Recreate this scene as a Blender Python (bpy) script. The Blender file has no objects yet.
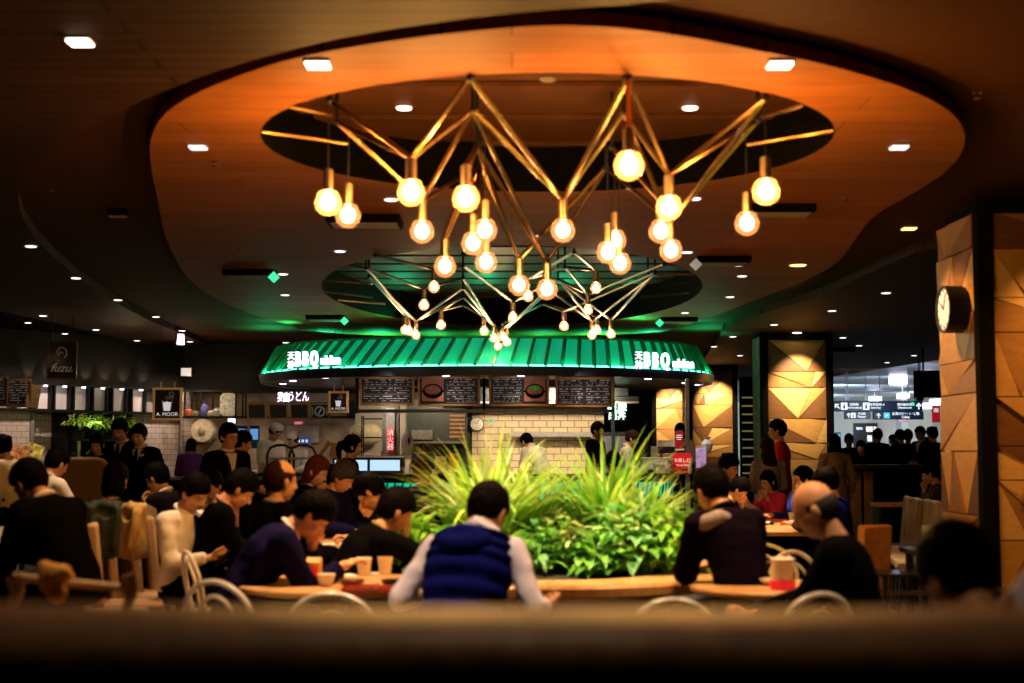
import bpy, bmesh, math, random
import numpy as np
from mathutils import Vector, Matrix, noise
random.seed(7)
S = bpy.context.scene
C = S.collection
PI = math.pi
R = math.radians
# ------------------------------------------------------------ camera, world, exposure
F = 1422.2
CAMH = 1.45
PITCH = math.atan(108.5 / F)
cd = bpy.data.cameras.new('camera'); cam = bpy.data.objects.new('camera', cd); C.objects.link(cam)
cam.location = (0, 0, CAMH); cam.rotation_euler = (PI / 2 + PITCH, 0, 0)
cd.lens = 50; cd.sensor_width = 36; cd.clip_start = .05; cd.clip_end = 200
cd.dof.use_dof = True; cd.dof.focus_distance = 21; cd.dof.aperture_fstop = 1.6
S.camera = cam
w = bpy.data.worlds.new('world'); S.world = w; w.use_nodes = True
w.node_tree.nodes['Background'].inputs[0].default_value = (1, .62, .34, 1)
w.node_tree.nodes['Background'].inputs[1].default_value = .006
S.view_settings.view_transform = 'Standard'; S.view_settings.look = 'None'
S.view_settings.exposure = 0.0; S.view_settings.gamma = 1
S.view_settings.use_curve_mapping = False

def ray(px, py):
    u = (px - 512) / F; v = (341.5 - py) / F
    return Vector((u, math.cos(PITCH) - v * math.sin(PITCH), math.sin(PITCH) + v * math.cos(PITCH)))
def at(px, py, Y):
    r = ray(px, py); return Vector((0, 0, CAMH)) + r * (Y / r.y)
def onz(px, py, z):
    r = ray(px, py); return Vector((0, 0, CAMH)) + r * ((z - CAMH) / r.z)

# ------------------------------------------------------------ lights
def light(kind, loc, power, col=(1, .72, .42), rad=.05, spot=None, blend=.6, aim=None, size=None):
    l = bpy.data.lights.new('lamp_or_fill_light', kind); l.energy = power; l.color = col
    if kind == 'SPOT':
        l.spot_size = R(spot or 70); l.spot_blend = blend; l.shadow_soft_size = rad
    elif kind == 'AREA':
        l.shape = 'RECTANGLE'; l.size, l.size_y = size
    else: l.shadow_soft_size = rad
    o = bpy.data.objects.new('lamp_or_fill_light', l); C.objects.link(o); o.location = loc
    if aim is not None:
        o.rotation_euler = (Vector(aim) - Vector(loc)).to_track_quat('-Z', 'Y').to_euler()
    return o
WARM = (1, .60, .27); SOFT = (1, .80, .56); WHITE = (1, .93, .84); COOL = (.75, .85, 1)
CZ = 3.41

# ------------------------------------------------------------ materials
MATS = {}
def mat(name, col, rough=.6, metal=0, em=None, es=1, var=.18, scale=14, bump=0, spec=.4, sheen=0, trans=0, alpha=1, coat=0):
    if name in MATS: return MATS[name]
    m = bpy.data.materials.new(name); m.use_nodes = True; nt = m.node_tree; b = nt.nodes['Principled BSDF']
    b.inputs['Roughness'].default_value = rough; b.inputs['Metallic'].default_value = metal
    b.inputs['Specular IOR Level'].default_value = spec
    b.inputs['Coat Weight'].default_value = coat
    if sheen: b.inputs['Sheen Weight'].default_value = sheen
    tc = nt.nodes.new('ShaderNodeTexCoord'); n = nt.nodes.new('ShaderNodeTexNoise')
    n.inputs['Scale'].default_value = scale; n.inputs['Detail'].default_value = 3
    nt.links.new(tc.outputs['Object'], n.inputs['Vector'])
    r = nt.nodes.new('ShaderNodeValToRGB'); nt.links.new(n.outputs['Fac'], r.inputs['Fac'])
    r.color_ramp.elements[0].position = .3; r.color_ramp.elements[1].position = .7
    r.color_ramp.elements[0].color = tuple(c * (1 - var) for c in col) + (1,)
    r.color_ramp.elements[1].color = tuple(min(1, c * (1 + var)) for c in col) + (1,)
    nt.links.new(r.outputs[0], b.inputs['Base Color'])
    if em:
        b.inputs['Emission Color'].default_value = (*em, 1); b.inputs['Emission Strength'].default_value = es
    if bump:
        bp = nt.nodes.new('ShaderNodeBump'); bp.inputs['Strength'].default_value = bump; bp.inputs['Distance'].default_value = .01
        nt.links.new(n.outputs['Fac'], bp.inputs['Height']); nt.links.new(bp.outputs[0], b.inputs['Normal'])
    if trans: b.inputs['Transmission Weight'].default_value = trans
    if alpha < 1: b.inputs['Alpha'].default_value = alpha
    MATS[name] = m; return m
def wood(name, c1, c2, scale=(1, 8, 1), plank=None, rough=.45, gap=.012, spec=.4, coat=0):
    if name in MATS: return MATS[name]
    m = bpy.data.materials.new(name); m.use_nodes = True; nt = m.node_tree; b = nt.nodes['Principled BSDF']
    b.inputs['Roughness'].default_value = rough; b.inputs['Specular IOR Level'].default_value = spec; b.inputs['Coat Weight'].default_value = coat
    tc = nt.nodes.new('ShaderNodeTexCoord'); mp = nt.nodes.new('ShaderNodeMapping'); mp.inputs['Scale'].default_value = scale
    nt.links.new(tc.outputs['Object'], mp.inputs[0])
    n = nt.nodes.new('ShaderNodeTexNoise'); n.inputs['Scale'].default_value = 3; n.inputs['Detail'].default_value = 5
    nt.links.new(mp.outputs[0], n.inputs['Vector'])
    r = nt.nodes.new('ShaderNodeValToRGB'); r.color_ramp.elements[0].position = .3; r.color_ramp.elements[1].position = .72
    r.color_ramp.elements[0].color = (*c1, 1); r.color_ramp.elements[1].color = (*c2, 1)
    nt.links.new(n.outputs['Fac'], r.inputs['Fac']); out = r.outputs[0]
    if plank:
        br = nt.nodes.new('ShaderNodeTexBrick'); br.inputs['Scale'].default_value = 1
        br.inputs['Brick Width'].default_value = plank[0]; br.inputs['Row Height'].default_value = plank[1]
        br.inputs['Mortar Size'].default_value = gap; br.inputs['Mortar'].default_value = (.012, .006, .003, 1)
        br.inputs['Color1'].default_value = (.75, .75, .75, 1); br.inputs['Color2'].default_value = (1, 1, 1, 1)
        nt.links.new(tc.outputs['Object'], br.inputs['Vector'])
        mx = nt.nodes.new('ShaderNodeMixRGB'); mx.blend_type = 'MULTIPLY'; mx.inputs[0].default_value = 1
        nt.links.new(out, mx.inputs[1]); nt.links.new(br.outputs[0], mx.inputs[2]); out = mx.outputs[0]
    nt.links.new(out, b.inputs['Base Color']); MATS[name] = m; return m
def brick(name, c1, c2, mortar, bw, bh, ms=.006, rough=.35, axis='XZ', spec=.5):
    if name in MATS: return MATS[name]
    m = bpy.data.materials.new(name); m.use_nodes = True; nt = m.node_tree; b = nt.nodes['Principled BSDF']
    b.inputs['Roughness'].default_value = rough; b.inputs['Specular IOR Level'].default_value = spec
    tc = nt.nodes.new('ShaderNodeTexCoord'); sp = nt.nodes.new('ShaderNodeSeparateXYZ'); cb = nt.nodes.new('ShaderNodeCombineXYZ')
    nt.links.new(tc.outputs['Object'], sp.inputs[0]); nt.links.new(sp.outputs[0], cb.inputs[0]); nt.links.new(sp.outputs[2], cb.inputs[1])
    br = nt.nodes.new('ShaderNodeTexBrick'); br.inputs['Scale'].default_value = 1
    br.inputs['Brick Width'].default_value = bw; br.inputs['Row Height'].default_value = bh; br.inputs['Mortar Size'].default_value = ms
    br.inputs['Color1'].default_value = (*c1, 1); br.inputs['Color2'].default_value = (*c2, 1); br.inputs['Mortar'].default_value = (*mortar, 1)
    nt.links.new(cb.outputs[0], br.inputs['Vector']); nt.links.new(br.outputs[0], b.inputs['Base Color'])
    bp = nt.nodes.new('ShaderNodeBump'); bp.invert = True; bp.inputs['Distance'].default_value = .01; bp.inputs['Strength'].default_value = .5
    nt.links.new(br.outputs[1], bp.inputs['Height']); nt.links.new(bp.outputs[0], b.inputs['Normal'])
    MATS[name] = m; return m
def emit(name, col, s):
    return mat(name, (.02, .02, .02), em=col, es=s, var=0)
def leafmat(name, c1, c2, trans=.35):
    if name in MATS: return MATS[name]
    m = mat(name, c1, rough=.4, var=0); nt = m.node_tree; b = nt.nodes['Principled BSDF']
    r = [n for n in nt.nodes if n.type == 'VALTORGB'][0]; n = [n for n in nt.nodes if n.type == 'TEX_NOISE'][0]; n.inputs['Scale'].default_value = 9
    r.color_ramp.elements[0].color = (*c1, 1); r.color_ramp.elements[1].color = (*c2, 1)
    t = nt.nodes.new('ShaderNodeBsdfTranslucent'); nt.links.new(r.outputs[0], t.inputs[0])
    mx = nt.nodes.new('ShaderNodeMixShader'); mx.inputs[0].default_value = trans
    nt.links.new(b.outputs[0], mx.inputs[1]); nt.links.new(t.outputs[0], mx.inputs[2])
    nt.links.new(mx.outputs[0], nt.nodes['Material Output'].inputs[0]); return m

BLACK = mat('black_metal', (.012, .011, .012), .45, .3)
BLACKM = mat('matt_black', (.004, .0035, .0035), .85, spec=.05)
WHITEP = mat('white_plastic', (.8, .76, .7), .35)
STEEL = mat('brushed_steel', (.5, .5, .52), .3, 1, var=.1)
CUPM = mat('white_cup', (.85, .78, .66), .5, var=.03)

# ------------------------------------------------------------ mesh builder
class MB:
    def __init__(s): s.v = []; s.f = []; s.m = []
    def add(s, vs, fs, mi=0, M=None):
        o = len(s.v)
        s.v += [(M @ Vector(v))[:] for v in vs] if M is not None else [tuple(v) for v in vs]
        s.f += [tuple(i + o for i in f) for f in fs]; s.m += [mi] * len(fs) if isinstance(mi, int) else list(mi)
        return s
    def merge(s, o, M=None, mi=None): return s.add(o.v, o.f, o.m if mi is None else mi, M)
    def box(s, c, d, rz=0, M=None, mi=0, rx=0, ry=0):
        x, y, z = d[0] / 2, d[1] / 2, d[2] / 2
        vs = [(a, b, e) for a in (-x, x) for b in (-y, y) for e in (-z, z)]
        T = Matrix.Translation(c) @ Matrix.Rotation(rz, 4, 'Z') @ Matrix.Rotation(ry, 4, 'Y') @ Matrix.Rotation(rx, 4, 'X')
        if M is not None: T = M @ T
        return s.add(vs, [(0, 1, 3, 2), (4, 6, 7, 5), (0, 4, 5, 1), (2, 3, 7, 6), (0, 2, 6, 4), (1, 5, 7, 3)], mi, T)
    def rings(s, rs, mi=0, cap=True, closed=False):
        n = len(rs[0]); o = len(s.v); k = len(rs)
        for r in rs: s.v += [tuple(p) for p in r]
        for i in range(k if closed else k - 1):
            a, b = o + i * n, o + ((i + 1) % k) * n
            for j in range(n):
                s.f.append((a + j, a + (j + 1) % n, b + (j + 1) % n, b + j)); s.m.append(mi)
        if cap and not closed:
            s.f.append(tuple(o + j for j in range(n))[::-1]); s.m.append(mi)
            s.f.append(tuple(o + (k - 1) * n + j for j in range(n))); s.m.append(mi)
        return s
    def tube(s, pts, r, n=8, mi=0, closed=False):
        pts = [Vector(p) for p in pts]; rs = []; k = len(pts); up = None
        rad = r if isinstance(r, (list, tuple)) else [r] * k
        for i, p in enumerate(pts):
            if closed: d = pts[(i + 1) % k] - pts[i - 1]
            else: d = pts[min(i + 1, k - 1)] - pts[max(i - 1, 0)]
            d.normalize()
            if up is None: up = d.orthogonal().normalized()
            up = up - d * up.dot(d)
            if up.length < 1e-5: up = d.orthogonal()
            up.normalize(); sd = d.cross(up)
            rs.append([p + (up * math.cos(2 * PI * j / n) + sd * math.sin(2 * PI * j / n)) * rad[i] for j in range(n)])
        return s.rings(rs, mi, True, closed)
    def ell(s, c, r, n=12, k=8, mi=0, M=None):
        c = Vector(c); r = Vector(r) if not isinstance(r, (int, float)) else Vector((r, r, r)); vs = []; fs = []
        for i in range(1, k):
            t = PI * i / k
            for j in range(n):
                a = 2 * PI * j / n; vs.append(c + Vector((r.x * math.sin(t) * math.cos(a), r.y * math.sin(t) * math.sin(a), r.z * math.cos(t))))
        vs += [c + Vector((0, 0, r.z)), c - Vector((0, 0, r.z))]; T = len(vs) - 2
        for j in range(n):
            fs.append((T, j, (j + 1) % n)); fs.append((T + 1, (k - 2) * n + (j + 1) % n, (k - 2) * n + j))
            for i in range(k - 2): fs.append((i * n + j, (i + 1) * n + j, (i + 1) * n + (j + 1) % n, i * n + (j + 1) % n))
        return s.add(vs, fs, mi, M)
    def cap(s, a, b, ra, rb, n=10, mi=0):
        a = Vector(a); b = Vector(b); d = (b - a); L = d.length
        if L < 1e-5: return s.ell(a, ra, mi=mi)
        d /= L; P = [a - d * ra, a - d * ra * .7, a - d * ra * .3, a, b, b + d * rb * .3, b + d * rb * .7, b + d * rb]
        return s.tube(P, [ra * .15, ra * .71, ra * .95, ra, rb, rb * .95, rb * .71, rb * .15], n, mi)
    def lathe(s, prof, n=20, c=(0, 0, 0), mi=0, M=None, cap=True):
        c = Vector(c); t = MB()
        t.rings([[c + Vector((r * math.cos(2 * PI * j / n), r * math.sin(2 * PI * j / n), z)) for j in range(n)] for r, z in prof], mi, cap)
        return s.merge(t, M)
    def prism(s, poly, z0, z1, mi=0, M=None):
        n = len(poly); t = MB()
        t.add([(x, y, z0) for x, y in poly] + [(x, y, z1) for x, y in poly],
              [tuple(range(n))[::-1], tuple(range(n, 2 * n))] + [(j, (j + 1) % n, n + (j + 1) % n, n + j) for j in range(n)], mi)
        return s.merge(t, M)
    def mesh(s, name, mats, smooth=True):
        me = bpy.data.meshes.new(name); me.from_pydata(s.v, [], s.f)
        for m in (mats if isinstance(mats, (list, tuple)) else [mats]): me.materials.append(m)
        me.polygons.foreach_set('material_index', s.m)
        if smooth:
            me.polygons.foreach_set('use_smooth', [True] * len(s.f))
            if smooth != 'all': me.set_sharp_from_angle(angle=R(38))
        me.update(); return me
    def build(s, name, mats, parent=None, smooth=True, bevel=0, loc=None, label=None):
        o = bpy.data.objects.new(name, s.mesh(name, mats, smooth)); C.objects.link(o); o.parent = parent
        if loc is not None: o.location = loc
        if bevel:
            b = o.modifiers.new('bevel', 'BEVEL'); b.width = bevel; b.segments = 2; b.limit_method = 'ANGLE'; b.angle_limit = R(50)
        if label: o['label'] = label
        return o
def thing(name, label, cat, loc=(0, 0, 0), rz=0, group=None):
    o = bpy.data.objects.new(name, None); C.objects.link(o); o.location = loc; o.rotation_euler = (0, 0, rz)
    o['label'] = label; o['category'] = cat
    if group: o['group'] = group
    return o
def tag(o, label, cat, group=None, kind=None):
    o['label'] = label; o['category'] = cat
    if group: o['group'] = group
    if kind: o['kind'] = kind
    return o
def struct(o): o['kind'] = 'structure'; return o
def dup(root, loc, rz=None, label=None, group=None):
    def cp(o, par):
        c = o.copy(); C.objects.link(c)
        if par: c.parent = par
        for ch in KIDS.get(o.name, [k for k in o.children]): cp(ch, c)
        return c
    r = cp(root, None); r.location = loc
    if rz is not None: r.rotation_euler = (0, 0, rz)
    if label: r['label'] = label
    if group: r['group'] = group
    return r
KIDS = {}
def remesh(mb, voxel, it=4, fac=.5):
    """one continuous surface out of overlapping shapes"""
    me = mb.mesh('tmp', [BLACK], True); o = bpy.data.objects.new('tmp', me); C.objects.link(o)
    m = o.modifiers.new('r', 'REMESH'); m.mode = 'VOXEL'; m.voxel_size = voxel; m.use_smooth_shade = True
    s = o.modifiers.new('s', 'SMOOTH'); s.iterations = it; s.factor = fac
    dg = bpy.context.evaluated_depsgraph_get(); ev = o.evaluated_get(dg); me2 = ev.to_mesh()
    r = MB(); n = len(me2.vertices); a = np.empty(n * 3, 'f'); me2.vertices.foreach_get('co', a)
    r.v = [tuple(x) for x in a.reshape(-1, 3).tolist()]; r.f = [tuple(p.vertices) for p in me2.polygons]; r.m = [0] * len(r.f)
    ev.to_mesh_clear(); bpy.data.objects.remove(o); bpy.data.meshes.remove(me); return r
def text(name, s, size, m, parent, loc, rot=(PI / 2, 0, 0), ext=.004, align='CENTER', bold=0, sx=1, shear=0):
    c = bpy.data.curves.new('t', 'FONT'); c.body = s; c.size = size; c.extrude = ext; c.align_x = align; c.align_y = 'CENTER'; c.offset = bold; c.shear = shear
    c.resolution_u = 3
    o = bpy.data.objects.new('t', c); C.objects.link(o)
    dg = bpy.context.evaluated_depsgraph_get(); me = bpy.data.meshes.new_from_object(o.evaluated_get(dg)); bpy.data.objects.remove(o)
    me.materials.clear(); me.materials.append(m)
    o = bpy.data.objects.new(name, me); C.objects.link(o); o.parent = parent; o.location = loc; o.rotation_euler = rot; o.scale = (sx, 1, 1); return o
def plate(name, outer, holes, z0, z1, m, kind='structure'):
    bm = bmesh.new(); ed = []
    for lp in [outer] + holes:
        vs = [bm.verts.new((p[0], p[1], z0)) for p in lp]
        ed += [bm.edges.new((vs[i], vs[(i + 1) % len(vs)])) for i in range(len(vs))]
    g = bmesh.ops.triangle_fill(bm, use_beauty=True, edges=ed)
    fs = [f for f in g['geom'] if isinstance(f, bmesh.types.BMFace)]
    x = bmesh.ops.extrude_face_region(bm, geom=fs)
    for v in [v for v in x['geom'] if isinstance(v, bmesh.types.BMVert)]: v.co.z = z1
    bmesh.ops.recalc_face_normals(bm, faces=bm.faces)
    me = bpy.data.meshes.new(name); bm.to_mesh(me); bm.free(); me.materials.append(m)
    o = bpy.data.objects.new(name, me); C.objects.link(o); o['kind'] = kind; return o
def smoothloop(pts, it=2):
    for _ in range(it):
        q = []
        for i in range(len(pts)):
            a = pts[i]; b = pts[(i + 1) % len(pts)]
            q.append((a[0] * .75 + b[0] * .25, a[1] * .75 + b[1] * .25)); q.append((a[0] * .25 + b[0] * .75, a[1] * .25 + b[1] * .75))
        pts = q
    return pts
# ============================================================ THE ROOM
WOODC = wood('ceiling_planks', (.042, .015, .005), (.070, .026, .009), (.6, 9, 1), (3.6, .16), rough=.65, gap=.010, spec=.12)
SLABC = wood('round_slab_veneer', (.30, .092, .011), (.38, .120, .017), (.8, 3, 1), (4.0, .30), rough=.62, gap=.003, spec=.12)
BANDC = mat('dark_ceiling_paint', (.075, .024, .005), .8, var=.1, spec=.1)
def zpts(l, z=CZ): return [onz(x, y, z).xy[:] for x, y in l]
H1C, H1R = (.22, 9.0), (1.81, 1.72)
H1 = [(H1C[0] + H1R[0] * math.cos(a), H1C[1] + H1R[1] * math.sin(a)) for a in [2 * PI * i / 72 for i in range(72)]]
H2C, H2R = (0.0, 18.0), (2.35, 4.46)
H2 = [(H2C[0] + H2R[0] * math.cos(a), H2C[1] + H2R[1] * math.sin(a)) for a in [2 * PI * i / 72 for i in range(72)]]
I_px = [(560, 24), (470, 31), (380, 42), (290, 58), (215, 84), (168, 108), (150, 135), (150, 165), (158, 200), (165, 240), (188, 282), (225, 304), (262, 318), (296, 327), (301, 331),
        (380, 336), (480, 338), (590, 336), (668, 332), (672, 329), (705, 320), (752, 301), (800, 283), (838, 264), (853, 243), (872, 215), (915, 193), (952, 168), (968, 142), (958, 116), (918, 92), (835, 66), (735, 46), (650, 30)]
I = smoothloop(zpts(I_px), 2)
O_px = [(640, 4), (540, 10), (420, 24), (320, 42), (230, 66), (150, 96), (75, 134), (28, 165), (16, 195), (26, 228), (62, 266), (110, 300), (152, 322), (192, 338), (206, 347), (204, 353), (225, 360), (300, 366)]
O = [p for p in zpts(O_px)]
O += [(-2, 36), (4.6, 36)] + zpts([(722, 334), (724, 328), (765, 312), (822, 296), (872, 271), (932, 246)]) + [(5.0, 12.0), (5.35, 10.0), (5.1, 8.2), (4.4, 6.9), (3.3, 6.15), (2.2, 5.85), (1.4, 5.8)]
O = smoothloop(O, 1)
WO = [(-6.9, -3), (-7.5, 16), (-7.25, 20), (-7.05, 22), (-6.95, 25), (-6.9, 31), (-6.6, 40), (8.4, 40), (9.3, 31), (9.3, -3)]
o = plate('ceiling', WO, [O], CZ, CZ + .10, WOODC)
o = plate('ceiling_inner_slab', I, [H1, H2], CZ, CZ + .07, SLABC)
H1b = [(H1C[0] + (H1R[0] + .02) * math.cos(a), H1C[1] + (H1R[1] + .02) * math.sin(a)) for a in [2 * PI * i / 48 for i in range(48)]]
H2b = [(H2C[0] + (H2R[0] + .02) * math.cos(a), H2C[1] + (H2R[1] + .02) * math.sin(a)) for a in [2 * PI * i / 48 for i in range(48)]]
o = plate('ceiling_band', [(-6.2, 4.0), (-6.2, 39), (6.4, 39), (6.4, 4.0)], [H1b, H2b], CZ + .10, CZ + .16, BANDC)
plate('ceiling_over_stalls', [(-16, -3), (-16, 34), (-6.9, 34), (-6.9, 31), (-6.95, 25), (-7.05, 22), (-7.25, 20), (-7.5, 16), (-6.9, -3)], [], CZ + .05, CZ + .12, BLACKM)
CONC = mat('concourse_ceiling', (.42, .52, .62), .35, var=.5, scale=.35)
plate('ceiling_of_concourse', [(8.4, 40), (9.3, 31), (9.3, 24), (40, 24), (40, 66), (-2, 66), (-2, 40)], [], CZ + .12, CZ + .2, CONC)
# plenum above both round holes: dark boards with gaps
PLEN = wood('plenum_boards', (.075, .026, .008), (.11, .040, .013), (1, 6, 1), rough=.55, spec=.2)
PLEN2 = wood('plenum_slats', (.03, .016, .009), (.05, .027, .015), (1, 6, 1), rough=.5, spec=.2)
def plenum(name, c, r, z, bw, gap, m):
    t = MB(); y = c[1] - r[1] - .15
    while y < c[1] + r[1] + .1:
        yy = min(abs(y + bw / 2 - c[1]) / (r[1] + .25), .98); hw = (r[0] + .25) * math.sqrt(1 - yy * yy) + .1
        t.box((c[0], y + bw / 2, z), (hw * 2, bw, .03)); y += bw + gap
    o = t.build(name, m, None, False); struct(o)
    b = MB(); b.box((c[0], c[1], z + .12), (r[0] * 2 + 1, r[1] * 2 + 1, .04)); struct(b.build(name + '_top', BLACKM))
    k = MB(); n = 72
    ring = lambda q, zz: [(c[0] + (r[0] + q) * math.cos(2 * PI * j / n), c[1] + (r[1] + q) * math.sin(2 * PI * j / n), zz) for j in range(n)]
    k.rings([ring(-.012, CZ + .001), ring(-.012, z + .1), ring(.0, z + .1), ring(.0, CZ + .001)], closed=True)
    struct(k.build(name + '_rim', BLACKM))
plenum('ceiling_plenum_near', H1C, H1R, CZ + .36, .74, .14, PLEN)
plenum('ceiling_plenum_far', H2C, H2R, CZ + .42, .62, .16, PLEN2)
FLOORM = wood('floor_boards', (.05, .028, .015), (.085, .048, .026), (1, 6, 1), (2.4, .2), rough=.4)
f = MB(); f.box((8, 30, -.05), (60, 76, .1)); struct(f.build('floor', FLOORM, None, False))
# side and back walls of the hall
WALLD = mat('dark_wall_paint', (.02, .014, .011), .7)
f = MB(); f.box((-9.6, 9.5, 1.75), (.15, 27, 3.5)); struct(f.build('wall_left', WALLD, None, False))
f = MB(); f.box((9.4, 10, 1.75), (.15, 28, 3.5)); struct(f.build('wall_right', WALLD, None, False))
f = MB(); f.box((0, -3, 1.75), (19, .15, 3.5)); struct(f.build('wall_rear', WALLD, None, False))
f = MB(); f.box((-6, 41.5, 1.75), (22, .15, 3.5)); struct(f.build('wall_back', WALLD, None, False))
WHW = mat('concourse_wall', (.62, .66, .60), .5, var=.06, scale=1)
f = MB(); f.box((20, 62, 1.9), (44, .2, 3.8)); struct(f.build('wall_concourse', WHW, None, False))
# dark void seen between the pillars: shelf wall with yellow edges
t = thing('shelving_screen', 'black screen with yellow-edged horizontal shelves between two wooden pillars', 'shelf', (6.05, 34, 0))
b = MB(); b.box((0, .1, 1.6), (1.2, .06, 3.2)); b.build('back_panel', BLACKM, t, False)
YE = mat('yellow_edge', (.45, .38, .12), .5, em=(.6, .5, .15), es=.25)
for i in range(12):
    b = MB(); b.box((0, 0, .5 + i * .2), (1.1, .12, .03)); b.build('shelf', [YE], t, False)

# ------------------------------------------------------------ pillars clad with wooden triangles
PW = [wood('pillar_wood_%s' % n, a, b_, (2, 2, 7), rough=.42, spec=.4) for n, a, b_ in (
    ('pale', (.56, .31, .10), (.66, .40, .15)), ('honey', (.40, .20, .055), (.48, .26, .08)),
    ('amber', (.25, .11, .03), (.33, .16, .045)), ('brown', (.12, .048, .014), (.17, .075, .022)))]
def clad(w, h, seed, rows):
    """triangle cladding in the xz plane, x 0..w, facing -y"""
    rnd = random.Random(seed); t = MB(); z = h; i = 0; g = .006
    while z > .05:
        rh = min(rows[i % len(rows)], z); z0, z1 = z - rh + g, z; i += 1
        k = rnd.choice([2, 2, 3]) if w > 1 else rnd.choice([1, 2, 2])
        offs = rnd.random() < .5
        tp = [0] + sorted(rnd.uniform(.12, .88) * w for _ in range(k - 1)) + [w]
        bt = [0] + sorted(rnd.uniform(.12, .88) * w for _ in range(k - (0 if offs else 1))) + [w]
        a, b = 0, 0; tris = []
        while a < len(tp) - 1 or b < len(bt) - 1:
            if b >= len(bt) - 1 or (a < len(tp) - 1 and tp[a + 1] <= bt[b + 1]):
                tris.append([(tp[a], z1), (bt[b], z0), (tp[a + 1], z1)]); a += 1
            else:
                tris.append([(tp[a], z1), (bt[b], z0), (bt[b + 1], z0)]); b += 1
        last = -1
        for tr in tris:
            c = rnd.choice([q for q in range(4) if q != last]); last = c
            cx = sum(p[0] for p in tr) / 3; cz = sum(p[1] for p in tr) / 3
            d = [rnd.uniform(.0, .028) for _ in range(3)]
            P = [(cx + (p[0] - cx) * .985, -.02 - d[j], cz + (p[1] - cz) * .985) for j, p in enumerate(tr)]
            Q = [(p[0], .0, p[1]) for p in tr]
            t.add(P + Q, [(0, 1, 2), (0, 3, 4, 1), (1, 4, 5, 2), (2, 5, 3, 0)], c)
        z -= rh
    return t
ROWS = [.55, .27, .52, .40, .28, .45, .5, .44]
def pillar(x0, y0, w, d, label, seed, poster=False, rows=ROWS, top=CZ - .003):
    t = thing('pillar', label, 'pillar', (x0, y0, 0))
    b = MB(); b.box((w / 2, d / 2, top / 2), (w - .06, d - .06, top)); b.build('pillar_core', BLACKM, t, False)
    c = clad(w - .16, top - .1, seed, rows); m = MB().merge(c, Matrix.Translation((.08, 0, 0))); m.build('front_cladding', PW, t, False)
    if poster:
        PM = mat('pale_marbled_board', (.55, .50, .42), .4, var=.45, scale=7)
        b = MB(); b.box((-.01, d / 2, top / 2), (.03, d - .2, top - .1)); b.build('side_board', PM, t, False)
    else:
        c = clad(d - .08, top - .1, seed + 5, rows[2:] + rows[:2]); m = MB().merge(c, Matrix.Translation((0, d, 0)) @ Matrix.Rotation(-PI / 2, 4, 'Z')); m.build('side_cladding', PW, t, False)
    for xx, yy in ((0, 0), (w, 0)):
        b = MB(); b.box((xx + .02 * (1 if xx == 0 else -1), yy, top / 2), (.12, .12, top)); b.build('corner_post', BLACKM, t, False)
    b = MB(); b.box((w / 2, 0, top - .06), (w, .14, .12)); b.build('top_trim', BLACKM, t, False)
    return t
p1x = at(971, 300, 11.0).x
pillar(p1x + .08, 11.0, 1.3, 1.0, 'near wooden triangle-clad pillar at the right edge carrying a round clock', 11, rows=[.30, .38, .27, .50, .38, .26, .46, .5])
pillar(at(763, 400, 23.8).x, 23.8, 1.13, .95, 'middle wooden triangle-clad pillar behind the man in the red jacket', 4, True)
pillar(at(689, 400, 33).x, 33.0, 1.08, 1.0, 'far wooden triangle-clad pillar just right of the green canopy', 8)
pillar(at(653, 400, 36).x, 36.0, .98, .9, 'farthest wooden triangle-clad pillar seen beneath the canopy rim', 21)
def spot_fix(px, py, power, spot=60, col=SOFT, z=CZ, aim=None):
    p = onz(px, py, z); return light('SPOT', (p.x, p.y, z - .05), power, col, .04, spot, .8, aim or (p.x, p.y + .01, 0))
def washer(x, y, aimx, aimy, power, spot=52, aimz=1.5, col=(1, .74, .40)):
    light('SPOT', (x, y, CZ - .06), power, col, .03, spot, .9, (aimx, aimy, aimz))
washer(4.78, 23.0, 4.78, 23.8, 560, 58, 2.4, (1, .76, .46))
washer(4.55, 32.2, 4.75, 33, 600, 58, 2.4, (1, .76, .46))
washer(4.0, 35.2, 4.0, 36, 540, 58, 2.4, (1, .76, .46))
washer(4.5, 10.1, 4.4, 11.0, 210, 75, 1.9, (1, .48, .13))
washer(2.75, 11.4, 3.6, 11.6, 170, 75, 1.9, (1, .48, .13))

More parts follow.
